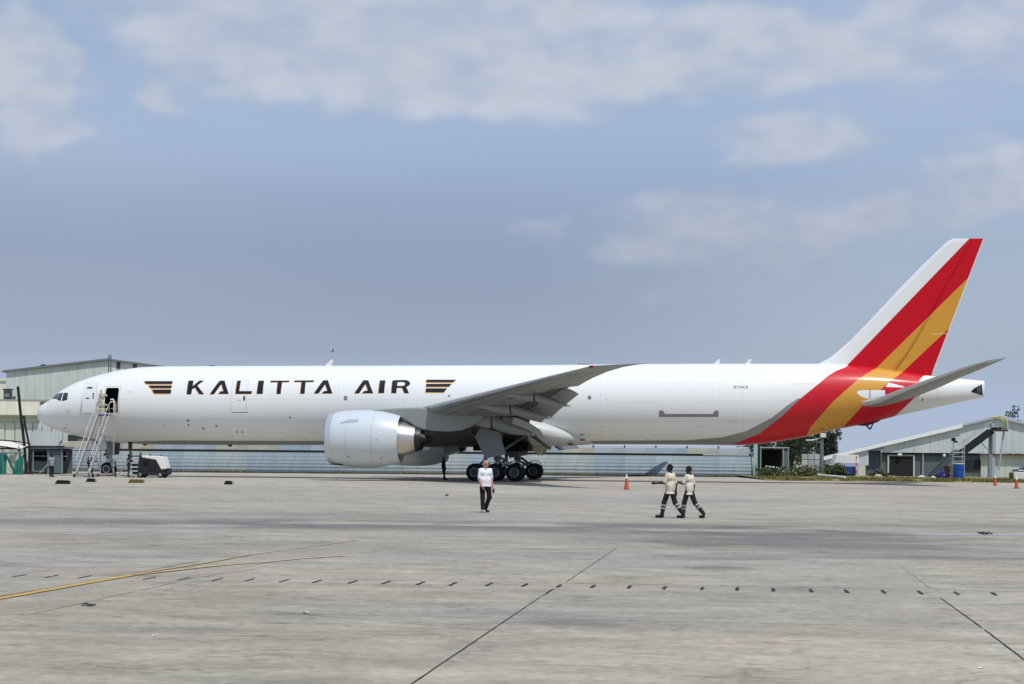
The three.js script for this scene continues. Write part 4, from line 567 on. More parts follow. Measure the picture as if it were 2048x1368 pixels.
{ // big gabled hangar, far left
  const D = 240, P0 = at(14, 742, D), P1 = at(216, 719, D), P2 = at(424, 747, D), h = thing('hangar', 'tall pale grey metal-clad hangar with low gable behind the airplane nose', 'hangar', [P0.x, 0, -D]);
  const w1 = P1.x - P0.x, w2 = P2.x - P0.x, y0 = P0.y, y1 = P1.y, y2 = P2.y, yAt = (x) => x < w1 ? lerp(y0, y1, x / w1) : lerp(y1, y2, (x - w1) / (w2 - w1));
  const tones = [0xcfd9d8, 0xcdd7d7, 0xd1dad9, 0xccd6d6].map((c) => W(c)), light = [0xe4e8e6, 0xe1e6e4].map((c) => W(c));
  const n = 14; for (let i = 0; i < n; i++) { const a = w2 * i / n, b = w2 * (i + 1) / n - .012, pts = [[a, 0], [b, 0], [b, yAt(b) - .15], ...(a < w1 && b > w1 ? [[w1, y1 - .15]] : []), [a, yAt(a) - .15]]; const s = new THREE.Shape(pts.map((q) => new THREE.Vector2(...q))); const g = new THREE.ExtrudeGeometry(s, { depth: .3 + (i % 2) * .012, bevelEnabled: false }); wmesh('cladding_panel', g, (a + b) / 2 > w1 ? light[i % 2] : tones[i % 4], h); }
  wmesh('wall', bx(.3, y0 - .4, 46, .15, (y0 - .4) / 2, -23.2), tones[1], h); wmesh('wall', bx(.3, y2 - .4, 46, w2 - .15, (y2 - .4) / 2, -23.2), tones[1], h);
  const roof = new THREE.Shape([[-.5, y0 - .2], [w1, y1 - .12], [w2 + .5, y2 - .2], [w2 + .5, y2 + .05], [w1, y1 + .12], [-.5, y0 + .05]].map((q) => new THREE.Vector2(...q)));
  mesh('roof', new THREE.ExtrudeGeometry(roof, { depth: 48, bevelEnabled: false }).translate(0, 0, -47.3), M(0x6f797b, .7), h);
  for (const px of [238, 271]) { const q = at(px, 731, D); mesh('window', [rb(.5, .85, .1, q.x - P0.x, q.y, .36)], M(0x3f4a4c, .4), h); }
  { const q = at(30, 795, D); mesh('vent', rb(.4, .25, .2, q.x - P0.x, q.y, .4), M(0x4a4d4e, .7), h); }
  { const q = at(79, 731.5, D); mesh('roof_fan', [new THREE.ConeGeometry(.35, .4, 10).translate(q.x - P0.x - .1, q.y, -1), rb(.5, .2, .3, q.x - P0.x + .3, q.y + .15, -1)], M(0x30363d, .6), h); }
}
for (const [px, top, bot, lab] of [[217.3, 709, 746, 'left of two thin dark masts standing at the hangar gable'], [221.5, 709, 746, 'right of two thin dark masts standing at the hangar gable']]) { const a = at(px, bot, 237), b = at(px, top, 237), m = thing('mast', lab, 'mast', [a.x, 0, a.z], 0, 'thin masts at the hangar gable'); mesh('pole', rod([0, 0, 0], [0, b.y, 0], .09, .07), M(0x555d66, .6), m); mesh('cross_arm', bx(.25, .08, .08, 0, b.y - .4, 0), M(0x555d66, .6), m); }
{ // pale building at the left edge
  const D = 252, a = at(-60, 757, D), b = at(12, 757, D), t = thing('building', 'cream building block at the far left edge behind the low terminal', 'building', [a.x, 0, -D]);
  wmesh('wall', bx(b.x - a.x, a.y - .3, 8, (b.x - a.x) / 2, (a.y - .3) / 2, -4), W(0xf2f0e2), t); mesh('roof', bx(b.x - a.x + .4, .3, 8.4, (b.x - a.x) / 2, a.y - .15, -4), M(0xdedcca, .8), t);
}
{ // low cream terminal building with folding doors
  const D = 206, x0 = at(-70, 830, D).x, x1 = at(134, 830, D).x, yT = at(40, 803, D).y, yF = at(40, 830, D).y, w = x1 - x0, t = thing('terminal_building', 'low cream building with deep fascia and tall folding doors under the airplane nose', 'building', [x0, 0, -D]);
  const wallM = W(0xdce1d4), fas = W(0xf4f1e2);
  mesh('roof', bx(w + .6, .25, 14, w / 2, yT + .1, -6.6), M(0x8f948f, .7), t);
  { const g = new THREE.BoxGeometry(w - 3, yT - yF, .5); wmesh('fascia', g.translate((w - 3) / 2, (yT + yF) / 2 - .02, .35), fas, t); }
  wmesh('wall', bx(w, yF, .3, w / 2, yF / 2, -.3), wallM, t);
  mesh('canopy_soffit', bx(w - 3, .22, .9, (w - 3) / 2, yF - .12, .3), M(0x7d7c6e, .8), t);
  const X = (px) => at(px, 850, D).x - x0;
  const ed = [-50, -20, 10, 30, 48, 66, 84, 104, 133]; for (let i = 0; i < ed.length - 1; i++) wmesh('door_leaf', bx(X(ed[i + 1]) - X(ed[i]) - .12, yF - .9, .12 + (i % 2) * .06, (X(ed[i]) + X(ed[i + 1])) / 2, (yF - .9) / 2, 0), i > 4 ? W(0xd5dbd8) : W([0xd9dfd3, 0xd2dacf][i % 2]), t);
  mesh('wicket_door', rb(1.0, 2.3, .08, X(29), 1.9, .14, .02), W(0xaab3a6), t);
  wmesh('annex_wall', bx(X(131) - X(52), at(90, 863, D).y, 1.2, (X(131) + X(52)) / 2, at(90, 863, D).y / 2, 1.3), W(0xccd2d8), t);
  mesh('downpipe', rod([X(131) - .1, 0, 2], [X(131) - .1, 3.9, 2], .07), M(0xd8dad8, .6), t);
}
{ const D = 205, q = at(6, 800, D), t = thing('rooftop_unit', 'dark boxy air conditioning unit on the low terminal roof at far left', 'air conditioner', [q.x, at(6, 803, D).y + .25, -D - 2]); mesh('casing', rb(.8, 1.0, .8, 0, .5, 0, .05), M(0x3f464b, .7), t); mesh('cap', rb(.95, .22, .95, 0, 1.15, 0, .05), M(0x262b30, .7), t); mesh('grille', rb(.5, .4, .05, 0, .5, .42, .01), M(0x7a8288, .6), t); }
{ // grey shed seen under the belly just right of the terminal
  const D = 215, a = at(133, 869, D), b = at(262, 872, D), t = thing('shed', 'dull mauve grey shed wall seen below the airplane nose', 'shed', [a.x, 0, -D]); const w = b.x - a.x;
  wmesh('wall', bx(w, a.y - .2, .3, w / 2, (a.y - .2) / 2, 0), W(0x7e7f84), t); mesh('roof', bx(w + .5, .2, 9, w / 2, a.y - .1, -4.2), M(0x8c8d90, .7), t); mesh('trim', bx(.12, a.y - .2, .12, .06, (a.y - .2) / 2, .22), M(0x33383d, .7), t);
}
// jet blast fence of corrugated leaning panels
{
  const x0 = at(112, 940, 172.5).x, x1 = at(1504, 950, 172.5).x, w = x1 - x0, t = thing('blast_fence', 'long blue grey corrugated jet blast fence running behind the whole airplane', 'fence', [x0, 0, -172.6]);
  const N = 22, pw = w / N, prof = (h0, h1, step) => { const p = []; for (let y = h0; y <= h1 + .001; y += step) { const q = y / 2.8, z = -1.5 * q * q - .15 * q; p.push([y, z + .022 * Math.cos(y / .33 * Math.PI * 2)]); } return p; };
  const sheet = (h0, h1) => { const p = prof(h0, h1, .041), pos = [], ix = []; for (const [y, z] of p) pos.push(.004, y, z, pw - .004, y, z); for (let i = 0; i < p.length - 1; i++) { const a = 2 * i; ix.push(a, a + 1, a + 2, a + 1, a + 3, a + 2); } const g = new THREE.BufferGeometry(); g.setAttribute('position', new THREE.Float32BufferAttribute(pos, 3)); g.setIndex(ix); g.computeVertexNormals(); return planarUV(g); };
  const gl = sheet(.1, 2.0), gu = sheet(2.2, 2.76), low = [0x80909a, 0x87969e, 0x7c8c98, 0x8b9798].map((c) => W(c, .6)), up = [0x76868f, 0x87887c, 0x7d8a92, 0x8f8b7c, 0x728390].map((c) => W(c, .6));
  for (let i = 0; i < N; i++) { const a = mesh('panel', gl, low[Math.floor(hash(i, 3) * 4)], t); a.position.x = i * pw; const b = mesh('upper_panel', gu, up[Math.floor(hash(i, 8) * 5)], t); b.position.x = i * pw; }
  mesh('gap_dark_bar', bx(w - 9, .2, .12, w / 2 - .4, 2.1, -.92), M(0x0d1014, .8), t); mesh('backing', bx(w, .36, .1, w / 2, 2.1, -1.15), M(0x15181c, .9), t);  // near-black bar: the dark of the gap is put into its colour
  mesh('light_rail', bx(3.6, .1, .14, 2.8, 2.12, -.86), M(0xd5d8d6, .6), t); mesh('light_rail', bx(4.4, .1, .14, w - 2.4, 2.12, -.86), M(0xc9d0d0, .6), t);
  mesh('top_rail', bx(w, .11, .16, w / 2, 2.82, -1.72), M(0xccd2d2, .6), t);
  for (let i = 0; i <= N; i++) mesh('rail_post', rb(.11, .26, .14, i * pw * .999 + .06, 2.84, -1.62, .02), M(0x23282c, .8), t);
  const wedge = (c) => plate([[.25, 0], [-2.4, 0], [-1.75, 2.8], [-1.5, 2.8], [-.8, 1.95], [-.05, .9]], .08, 'z', .01).rotateY(-Math.PI / 2);
  mesh('end_plate', wedge().translate(-.05, 0, 0), M(0x4d5a66, .7), t); mesh('end_plate', wedge().translate(w + .05, 0, 0), M(0x1f2c38, .7), t);
  mesh('kerb', bx(w + 1, .16, .5, w / 2, .08, .45), M(0x4a4741, .9), t);
}
{ const q = gp(1514, 957), t = thing('post', 'tall pale teal post at the right end of the blast fence', 'post', [at(1511, 900, 168).x, 0, -168]); mesh('shaft', rb(.36, 3.25, .36, 0, 1.62, 0, .03), M(0x9fc0bd, .6), t); mesh('base_plate', rb(.6, .12, .6, 0, .06, 0, .02), M(0x566a6c, .7), t); mesh('stay', bar([.1, .1, .5], [0, 1.6, .1], .08, .08), M(0x6e8a8a, .7), t); }
// verge between apron and sheds
{
  const pts = []; for (const [a, b] of [[1518, 961], [1600, 963], [1700, 964], [1850, 965], [1960, 966], [2120, 968]]) pts.push(onGround(a, b)); const s = [...pts.map((p) => [p.x, p.z])];
  const grassT = dataTex(256, (u, v) => { const a = fbm(u * 16, v * 16, 5, 16, 3); return [92 + a * 80, 96 + a * 62, 48 + a * 40]; }); grassT.repeat.set(1 / 4, 1 / 4);
  const pos = [], ix = [], NX = 120; for (let i = 0; i <= NX; i++) { const x = lerp(21.5, 60, i / NX), zf = lerp(-151, -149.5, i / NX) + (fbm(x * .6, 2, 3) - .5) * 2.5; for (let j = 0; j <= 8; j++) { const z = lerp(zf, -182, j / 8), y = .02 + (j ? .22 * fbm(x * .4, z * .3, 3) * Math.min(1, j / 2) : 0); pos.push(x, y, z); } } for (let i = 0; i < NX; i++) for (let j = 0; j < 8; j++) { const a = i * 9 + j; ix.push(a, a + 9, a + 1, a + 1, a + 9, a + 10); }
  const g = new THREE.BufferGeometry(); g.setAttribute('position', new THREE.Float32BufferAttribute(pos, 3)); g.setIndex(ix); g.computeVertexNormals(); const u = []; for (let i = 0; i < pos.length; i += 3) u.push(pos[i], pos[i + 2]); g.setAttribute('uv', new THREE.Float32BufferAttribute(u, 2)); if (g.attributes.normal.getY(20) < 0) { g.index.array.reverse(); g.computeVertexNormals(); }
  struct('verge', g, M(0xffffff, .95, { map: grassT }));
  const tuft = (n, fx, fz, hh, cols) => { const p = [], c = []; for (let i = 0; i < n; i++) { const x = fx(), z = fz(x), dens = fbm(x * .5, z * .25, 3, 0, 5); if (dens < .38 + rnd() * .2) continue; const y = .05, h = hh * rr(.4, 1.2) * (dens + .3), w = rr(.03, .09), a = rr(0, 6.3), k = cols[Math.floor(rnd() * cols.length)]; p.push(x - Math.cos(a) * w, y, z - Math.sin(a) * w, x + Math.cos(a) * w, y, z + Math.sin(a) * w, x + rr(-.15, .15), y + h, z + rr(-.12, .12)); for (let q = 0; q < 3; q++) c.push(...k); } const gg = new THREE.BufferGeometry(); gg.setAttribute('position', new THREE.Float32BufferAttribute(p, 3)); gg.setAttribute('color', new THREE.Float32BufferAttribute(c, 3)); gg.computeVertexNormals(); return gg; };
  const m = mesh(numbered('grass'), tuft(26000, () => rr(21.5, 58), (x) => lerp(-151, -149.8, (x - 21.5) / 38) - Math.abs(rr(-1, 1) * rr(0, 1)) * 22, .27, [[.13, .15, .035], [.20, .17, .06], [.09, .12, .035], [.26, .20, .09], [.17, .16, .045], [.22, .15, .07]]), M(0xffffff, .95, { vertexColors: true }), scene); m.userData = { kind: 'stuff', label: 'dry yellow green grass along the apron edge before the sheds', category: 'grass' };
  const m2 = mesh(numbered('weeds'), tuft(3500, () => rr(-43, 23), () => -171.2 - Math.abs(rr(-.4, .5)), .22, [[.10, .10, .04], [.16, .13, .06], [.07, .07, .04]]), M(0xffffff, .95, { vertexColors: true }), scene); m2.userData = { kind: 'stuff', label: 'sparse dry weeds at the foot of the blast fence', category: 'weeds' };
}
// trees: trunk, limbs and many small leaves in clumps
function tree(label, pos, H, R, leaves, tones, group) {
  const t = thing('tree', label, 'tree', pos, 0, group), limbs = [rod([0, 0, 0], [.1, H * .5, 0], H * .035, H * .022)], tips = [];
  for (let i = 0; i < 14; i++) { const a = rr(0, 6.28), h = rr(.25, .6) * H, e = V(Math.cos(a) * R * rr(.3, .85), h + rr(.1, .38) * H, Math.sin(a) * R * rr(.3, .85)); limbs.push(rod([.05, h, 0], e, H * .014, H * .005, 6)); tips.push(e); }
  mesh('trunk', limbs, M(0x3b3228, .9), t);
  const p = [], c = [], n = []; const clumps = []; for (let i = 0; i < 46; i++) { const b = tips[i % tips.length]; clumps.push([V(b.x + rr(-.4, .4) * R, b.y + rr(-.28, .2) * H, b.z + rr(-.4, .4) * R), rr(.12, .30) * R + .2, tones[Math.floor(rnd() * tones.length)]]); }
  for (let i = 0; i < leaves; i++) { const [q, r, k] = clumps[i % clumps.length], d = V(rr(-1, 1), rr(-1, 1), rr(-1, 1)); if (d.length() > 1) d.normalize(); const o = q.clone().addScaledVector(d, r), s = rr(.06, .17), a = V(rr(-1, 1), rr(-1, 1), rr(-1, 1)).normalize().multiplyScalar(s), b = V(rr(-1, 1), rr(-1, 1), rr(-1, 1)).normalize().multiplyScalar(s * .7); if (o.y < .2) continue; p.push(...o.clone().sub(a).toArray(), ...o.clone().add(b).toArray(), ...o.clone().add(a).toArray(), ...o.clone().sub(a).toArray(), ...o.clone().add(a).toArray(), ...o.clone().sub(b).toArray()); const v = rr(.7, 1.3); for (let j = 0; j < 6; j++) c.push(k[0] * v, k[1] * v, k[2] * v); }
  const g = new THREE.BufferGeometry(); g.setAttribute('position', new THREE.Float32BufferAttribute(p, 3)); g.setAttribute('color', new THREE.Float32BufferAttribute(c, 3)); g.computeVertexNormals(); mesh('crown', g, M(0xffffff, .8, { vertexColors: true }), t);
  return t;
}
const DK = [[.022, .035, .018], [.035, .055, .022], [.05, .07, .026], [.028, .045, .03]], LT = [[.07, .10, .03], [.045, .07, .025], [.10, .12, .04]];
for (const [px, d, H, R, k, lab] of [[1540, 196, 5.4, 3.0, DK, 'dark bushy tree behind the open-fronted cage nearest the blast fence'], [1582, 192, 5.0, 2.6, DK, 'dense dark tree just left of the white gridded wall'], [1612, 200, 5.6, 2.4, [...DK, ...LT], 'mottled green tree rising behind the white gridded wall'], [1652, 198, 5.0, 1.2, DK, 'thin tree crown right of the floodlight pole']]) tree(lab, [at(px, 940, d).x, 0, -d], H, R, 4200, k, 'trees right of the blast fence');
for (const [px, py, d, R, lab] of [[2018, 829, 215, 1.0, 'treetop showing above the right end of the shed roof, left one'], [2038, 836, 222, .9, 'treetop showing above the shed roof at the right edge'], [2070, 836, 220, 1.3, 'treetop above the shed roof just outside the right edge']].slice(0, 2)) tree(lab, [at(px, py, d).x, 0, -d], at(px, py, d).y * .97, R * 1.2, 2600, [...DK, ...LT], 'treetops above the shed roof');
for (const [px, d, H, R, lab] of [[1546, 166, .6, 1.6, 'yellow green bush in front of the open cage'], [1612, 170, .75, 1.5, 'green bush below the white gridded wall'], [1666, 178, 1.0, 1.0, 'olive bush right of the floodlight pole foot'], [1760, 172, .5, .6, 'small dry bush before the shed corner']]) { const t = tree(lab, [at(px, 945, d).x, 0, -d], H, R, 1500, [[.07, .09, .03], [.045, .065, .022], [.11, .11, .045]], 'bushes on the verge'); t.userData.category = 'bush'; t.name = numbered('bush'); }
{ // open fronted cage store
  const D = 176, x0 = at(1519, 940, D).x, x1 = at(1578, 940, D).x, w = x1 - x0, t = thing('storage_cage', 'open-fronted dark storage cage with grey rails beside the blast fence', 'cage', [x0, 0, -D]), m = M(0x8b9899, .6);
  for (const x of [.1, w - .6, w - .1]) mesh('post', rod([x, 0, 0], [x, 2.85 - (x > w - .3 ? .0 : .02), 0], .07), m, t); mesh('top_rail', rod([0, 2.85, 0], [w, 2.85, 0], .06), m, t);
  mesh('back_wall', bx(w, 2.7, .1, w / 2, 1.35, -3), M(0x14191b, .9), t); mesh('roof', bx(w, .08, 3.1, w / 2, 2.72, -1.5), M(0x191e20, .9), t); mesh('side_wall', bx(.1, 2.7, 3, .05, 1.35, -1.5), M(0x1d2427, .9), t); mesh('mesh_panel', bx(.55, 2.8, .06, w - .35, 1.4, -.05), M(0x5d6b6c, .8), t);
}
{ const D = 172, t = thing('pipe_stack', 'stack of white and grey pipes lying in front of the dark cage', 'pipes', [at(1524, 940, D).x, 0, -D]); const q = M(0xc9ced3, .5); [[.35, .95, .0], [.35, .66, .02], [.5, .4, .3]].forEach(([x, y, z], i) => mesh('pipe', rod([x, y + .1, z], [x + 2.0, y - .12, z], .085), i === 2 ? M(0x8b929a, .6) : q, t)); for (const x of [.5, 2.1]) mesh('trestle', bx(.1, .62, .5, x, .31, .1), M(0x53595c, .8), t); }
{ // white gridded wall
  const D = 182, x0 = at(1603, 920, D).x, x1 = at(1641, 920, D).x, w = x1 - x0, t = thing('panel_wall', 'white gridded panel wall standing between trees and floodlight pole', 'wall', [x0, 0, -D]); const y0 = at(1620, 942, D).y, y1 = at(1620, 908, D).y;
  for (let i = 0; i < 3; i++) for (let j = 0; j < 3; j++) mesh('panel', rb(w / 3 - .05, (y1 - y0) / 3 - .05, .12, w * (i + .5) / 3, y0 + (y1 - y0) * (j + .5) / 3, 0, .02), M([0xa9b0b3, 0xb4bbbc, 0xa1a9ac][(i + j) % 3], .7), t); mesh('frame', bx(w, y1, .05, w / 2, y1 / 2, -.1), M(0x7c8486, .8), t);
}
{ const D = 178, q = at(1643, 945, D), t = thing('floodlight_pole', 'grey pole with box floodlights under the airplane tail', 'light pole', [q.x, 0, -D]); const y = at(1643, 872, D).y; mesh('pole', rod([0, 0, 0], [0, y, 0], .22, .17), M(0x6a7173, .6), t); mesh('floodlight', rb(.55, .42, .4, .1, y + .05, .1, .04), M(0xd9dddd, .5), t); mesh('arm', bar([-.1, y - .2, 0], [-1.5, y - .5, .2], .08, .08), M(0xbfc6c8, .5), t); mesh('lamp_head', rb(.8, .1, .3, -1.2, y - .42, .15, .03), M(0xe2e5e5, .4), t); }
{ // right shed
  const D = 192, Q = (x, y) => at(x, y, D), o = Q(1650, 950), t = thing('metal_shed', 'wide pale metal shed with low gable and dark doorway at the right', 'shed', [o.x, 0, -D]), L = (x, y) => { const q = Q(x, y); return [q.x - o.x, Math.max(0, q.y)]; };
  const pn = [0xcbd6dc, 0xc8d4da, 0xced8dd].map((c) => W(c, .7)), ridge = L(1990, 834), rt = L(2160, 872), eave = L(1650, 917), roofY = (x) => x < ridge[0] ? lerp(eave[1], ridge[1], (x - eave[0]) / (ridge[0] - eave[0])) : lerp(ridge[1], rt[1], (x - ridge[0]) / (rt[0] - ridge[0]));
  const yb = L(1900, 906)[1], xs = [1764, 1796, 1828, 1860, 1892, 1924, 1956, 1990, 2024, 2058, 2092, 2126].map((p) => L(p, 900)[0]);
  for (let i = 0; i < xs.length - 1; i++) { const a = xs[i], b = xs[i + 1] - .02; wmesh('cladding_panel', new THREE.ExtrudeGeometry(new THREE.Shape([[a, yb], [b, yb], [b, roofY(b) - .05], [a, roofY(a) - .05]].map((q) => new THREE.Vector2(...q))), { depth: .18 + (i % 2) * .01, bevelEnabled: false }), pn[i % 3], t); }
  { const a = L(1650, 930)[0], b = L(1736, 930)[0]; wmesh('side_panel', new THREE.ExtrudeGeometry(new THREE.Shape([[a, L(1690, 930)[1]], [b, L(1690, 930)[1]], [b, roofY(b) - .1], [a, roofY(a) - .1]].map((q) => new THREE.Vector2(...q))), { depth: .2, bevelEnabled: false }).translate(0, 0, .1), W(0xc3ced8, .7), t); }
  wmesh('porch_wall', bx(L(1764, 900)[0] - L(1734, 900)[0], L(1750, 895)[1], .2, (L(1764, 900)[0] + L(1734, 900)[0]) / 2, L(1750, 895)[1] / 2, -.6), W(0x4f5c68, .8), t); mesh('porch_lintel', bx(L(1764, 900)[0] - L(1730, 900)[0], .42, .5, (L(1764, 900)[0] + L(1732, 900)[0]) / 2, L(1750, 897)[1], .2), M(0x7d8a95, .7), t);
  { const a = L(1764, 930)[0], b = L(1962, 930)[0], c = L(2126, 930)[0]; wmesh('lower_wall', bx(b - a, yb, .2, (a + b) / 2, yb / 2, -.35), W(0x5e696d, .85), t); wmesh('right_lower_wall', bx(c - b, yb - .2, .2, (b + c) / 2, (yb - .2) / 2, -.1), W(0xc0c9c4, .85), t); mesh('eave_trim', bx(c - L(1955, 900)[0], .16, .5, (L(1955, 900)[0] + c) / 2, yb - .12, .3), M(0x5a2f2c, .8), t); mesh('dark_band', bx(b - a, .2, .3, (a + b) / 2, yb - .12, -.1), M(0x23292d, .9), t); }
  { const a = L(1779, 930), b = L(1826, 912); mesh('doorway', bx(b[0] - a[0], b[1], .1, (a[0] + b[0]) / 2, b[1] / 2, -.2), M(0x17191b, .9), t); for (const x of [a[0] - .12, b[0] + .12]) mesh('door_frame', bx(.16, b[1] + .1, .16, x, (b[1] + .1) / 2, -.1), M(0xb9bcb4, .6), t); mesh('door_frame', bx(b[0] - a[0] + .1, .14, .14, (a[0] + b[0]) / 2, b[1] + .05, -.1), M(0x9fa39c, .6), t); mesh('wall_lamp', new THREE.SphereGeometry(.28, 14, 10).scale(1, .6, .6).translate((a[0] + b[0]) / 2 - .2, b[1] + .12, .15), M(0xb9d3c8, .3), t); }
  { const a = L(1846, 910); mesh('downpipe', rod([a[0], .1, 0], [a[0], yb, 0], .07), M(0xa8adaf, .6), t); const b = L(1888, 911); mesh('wall_lamp', new THREE.SphereGeometry(.17, 12, 8).translate(b[0], b[1], .1), M(0xdfe3e4, .4), t); const c = L(1946, 925), d = L(1962, 945); mesh('dark_opening', bx(d[0] - L(1930, 930)[0], 1.15, .1, (d[0] + L(1930, 930)[0]) / 2, c[1] - .3, -.18), M(0x1e2226, .9), t); }
  const R0 = [[eave[0] - .3, eave[1] - .12], [ridge[0], ridge[1] - .1], [rt[0], rt[1] - .1], [rt[0], rt[1] + .06], [ridge[0], ridge[1] + .08], [eave[0] - .3, eave[1] + .06]];
  mesh('roof', new THREE.ExtrudeGeometry(new THREE.Shape(R0.map((q) => new THREE.Vector2(...q))), { depth: 3.5, bevelEnabled: false }).translate(0, 0, -3.1), M(0xa4abb0, .6), t);
  { const f = [], e = L(1922, 860)[0]; mesh('barge_board', plate([[eave[0] - .3, eave[1] - .2], [e, roofY(e) - .26], [e, roofY(e) + .1], [eave[0] - .3, eave[1] + .1]], .16, 'z', .02).translate(0, 0, .52), M(0xe8eaea, .5), t); mesh('barge_board', plate([[e, roofY(e) - .1], [ridge[0], ridge[1] - .12], [rt[0], rt[1] - .12], [rt[0], rt[1] + .1], [ridge[0], ridge[1] + .12], [e, roofY(e) + .1]], .14, 'z', .01).translate(0, 0, .5), M(0xa9b3ba, .5), t); }
  { const a = L(1984, 910); mesh('column', rb(.42, yb + 3.2, .3, a[0], (yb + 3.2) / 2, .3, .02), W(0xa2acb8, .7), t); }
}
{ // white roofed carport with blue container below
  const D = 182, a = at(1665, 925, D), b = at(1714, 925, D), w = b.x - a.x, t = thing('carport', 'small white-roofed lean-to carport left of the metal shed', 'carport', [a.x, 0, -D]), y = a.y;
  mesh('roof', plate([[0, y], [w, y], [w - .1, y + .75], [.3, y + .75]], 2.2, 'z', .04), M(0xe2e2da, .6), t); mesh('valance', bx(w, .42, .1, w / 2, y - .22, 1.1), M(0xaeb0c0, .7), t); for (const x of [.1, w * .66, w - .1]) mesh('post', rod([x, 0, 1], [x, y, 1], .06), M(0xb9bfc6, .6), t); mesh('back', bx(w * 1.3, y - .3, .1, w / 2, (y - .3) / 2, -1.2), M(0x14181d, .9), t);
  const c = thing('container', 'low blue container parked under the white-roofed carport', 'container', [at(1692, 945, D - 1).x, 0, -D + 1.6]); mesh('body', rb(1.4, .75, .8, 0, .62, 0, .05), M(0x1d3d80, .5), c); mesh('lid', rb(1.45, .1, .85, 0, 1.02, 0, .03), M(0x25488c, .5), c); mesh('skid', bx(1.2, .24, .6, 0, .12, 0), M(0x1a1c20, .9), c);
  const p = thing('striped_pole', 'thin red and white pole beside the carport', 'pole', [at(1711, 945, D - 2).x, 0, -D + 2.4]); for (let i = 0; i < 6; i++) mesh('band', rod([0, i * .36, 0], [0, i * .36 + .36, 0], .06), M(i % 2 ? 0xb6564f : 0xd8d6d2, .6), p);
  const d = thing('white_drum', 'small white drum standing beside the striped pole', 'drum', [at(1717, 945, D - 2).x, .02, -D + 2.0]); mesh('body', new THREE.CylinderGeometry(.3, .3, .8, 18).translate(0, .5, 0), M(0xc9ccd0, .5), d); mesh('lid', new THREE.CylinderGeometry(.31, .31, .05, 18).translate(0, .92, 0), M(0xe2e4e4, .5), d);
}
{ const a = onGround(1636, 957), b = onGround(1690, 961), t = thing('pipe', 'long white pipe lying across the grass verge', 'pipe', [a.x, .22, a.z]); mesh('tube', rod([0, .12, 0], [b.x - a.x, .05, b.z - a.z], .1), M(0xe6e7e4, .5), t); mesh('flange', rod([0, .12, 0], [.1, .12, 0], .15), M(0xb9bcba, .5), t); }
// mobile airstairs standing by the shed
{
  const D = 170, Q = (x, y) => at(x, y, D), o = Q(1862, 957), t = thing('air_stairs', 'dark grey mobile airstairs with yellow-edged top landing before the shed', 'stairs', [o.x, 0, -D]), L = (x, y) => { const q = Q(x, y); return [q.x - o.x, q.y]; };
  const dk = M(0x12181b, .7), st = M(0x4a5559, .7), a = L(1862, 953), m1 = L(1903, 912), m2 = L(1920, 908), b = L(1982, 862);
  for (const z of [.55, -.55]) { mesh('stringer', bar([a[0], a[1], z], [m1[0] + .5, m1[1] + .45, z], .12, .5), st, t); mesh('stringer', bar([m2[0], m2[1], z], [b[0], b[1], z], .12, .52), dk, t); }
  for (let i = 0; i < 8; i++) mesh('step', bx(.36, .05, 1.1, lerp(a[0], m1[0], (i + .5) / 8), lerp(a[1], m1[1], (i + .5) / 8) + .05, 0), st, t); for (let i = 0; i < 12; i++) mesh('step', bx(.36, .05, 1.1, lerp(m2[0], b[0], (i + .5) / 12), lerp(m2[1], b[1], (i + .5) / 12) + .05, 0), dk, t);
  mesh('mid_landing', bx(m2[0] - m1[0] + .5, .14, 1.3, (m1[0] + m2[0]) / 2, m1[1], 0), dk, t);
  const p = L(1996, 861); mesh('landing', bx(1.5, .16, 1.5, p[0], p[1], 0), M(0x4a2d2b, .7), t); mesh('landing_box', rb(.8, .2, 1, p[0] - .1, p[1] + .2, 0, .06), P.dark, t);
  for (const z of [.7, -.7]) { const q = L(2009, 843), r = L(1985, 834); mesh('hoop', tubeGeo([[p[0] + .7, p[1] + .1, z], [q[0] + .05, q[1], z], [L(2002, 834)[0], r[1] + .02, z], [r[0], r[1], z]], .06), M(0xcfc47c, .6), t); mesh('handrail', rod([m2[0], m2[1] + .9, z * .8], [b[0], b[1] + .9, z * .8], .03), M(0x9fabb0, .5), t); }
  mesh('side_panel', bx(.06, .9, 1.3, p[0] + .7, p[1] + .55, 0), M(0xddd69a, .6), t);
  mesh('leg', bx(.3, p[1], .3, L(1983, 900)[0], p[1] / 2, -.4), M(0x8791a0, .6), t); mesh('leg', bar([L(2006, 864)[0], p[1], .3], [L(1996, 905)[0], .9, .3], .12, .14), M(0xa2adb2, .6), t); mesh('brace', bar([L(1958, 880)[0], L(1958, 880)[1], 0], [L(1980, 905)[0], L(1980, 905)[1], 0], .07, .07), M(0x8d989d, .6), t);
  mesh('chassis', bx(L(1926, 957)[0] - L(1862, 957)[0], .16, 1.6, (L(1926, 957)[0] + L(1862, 957)[0]) / 2, .22, 0), M(0x23282a, .8), t);
  for (const [x, z] of [[.3, .8], [.3, -.8], [2.7, .8], [2.7, -.8]]) mesh('wheel', new THREE.CylinderGeometry(.2, .2, .14, 18).rotateX(Math.PI / 2).translate(x, .2, z), P.tyre, t);
}
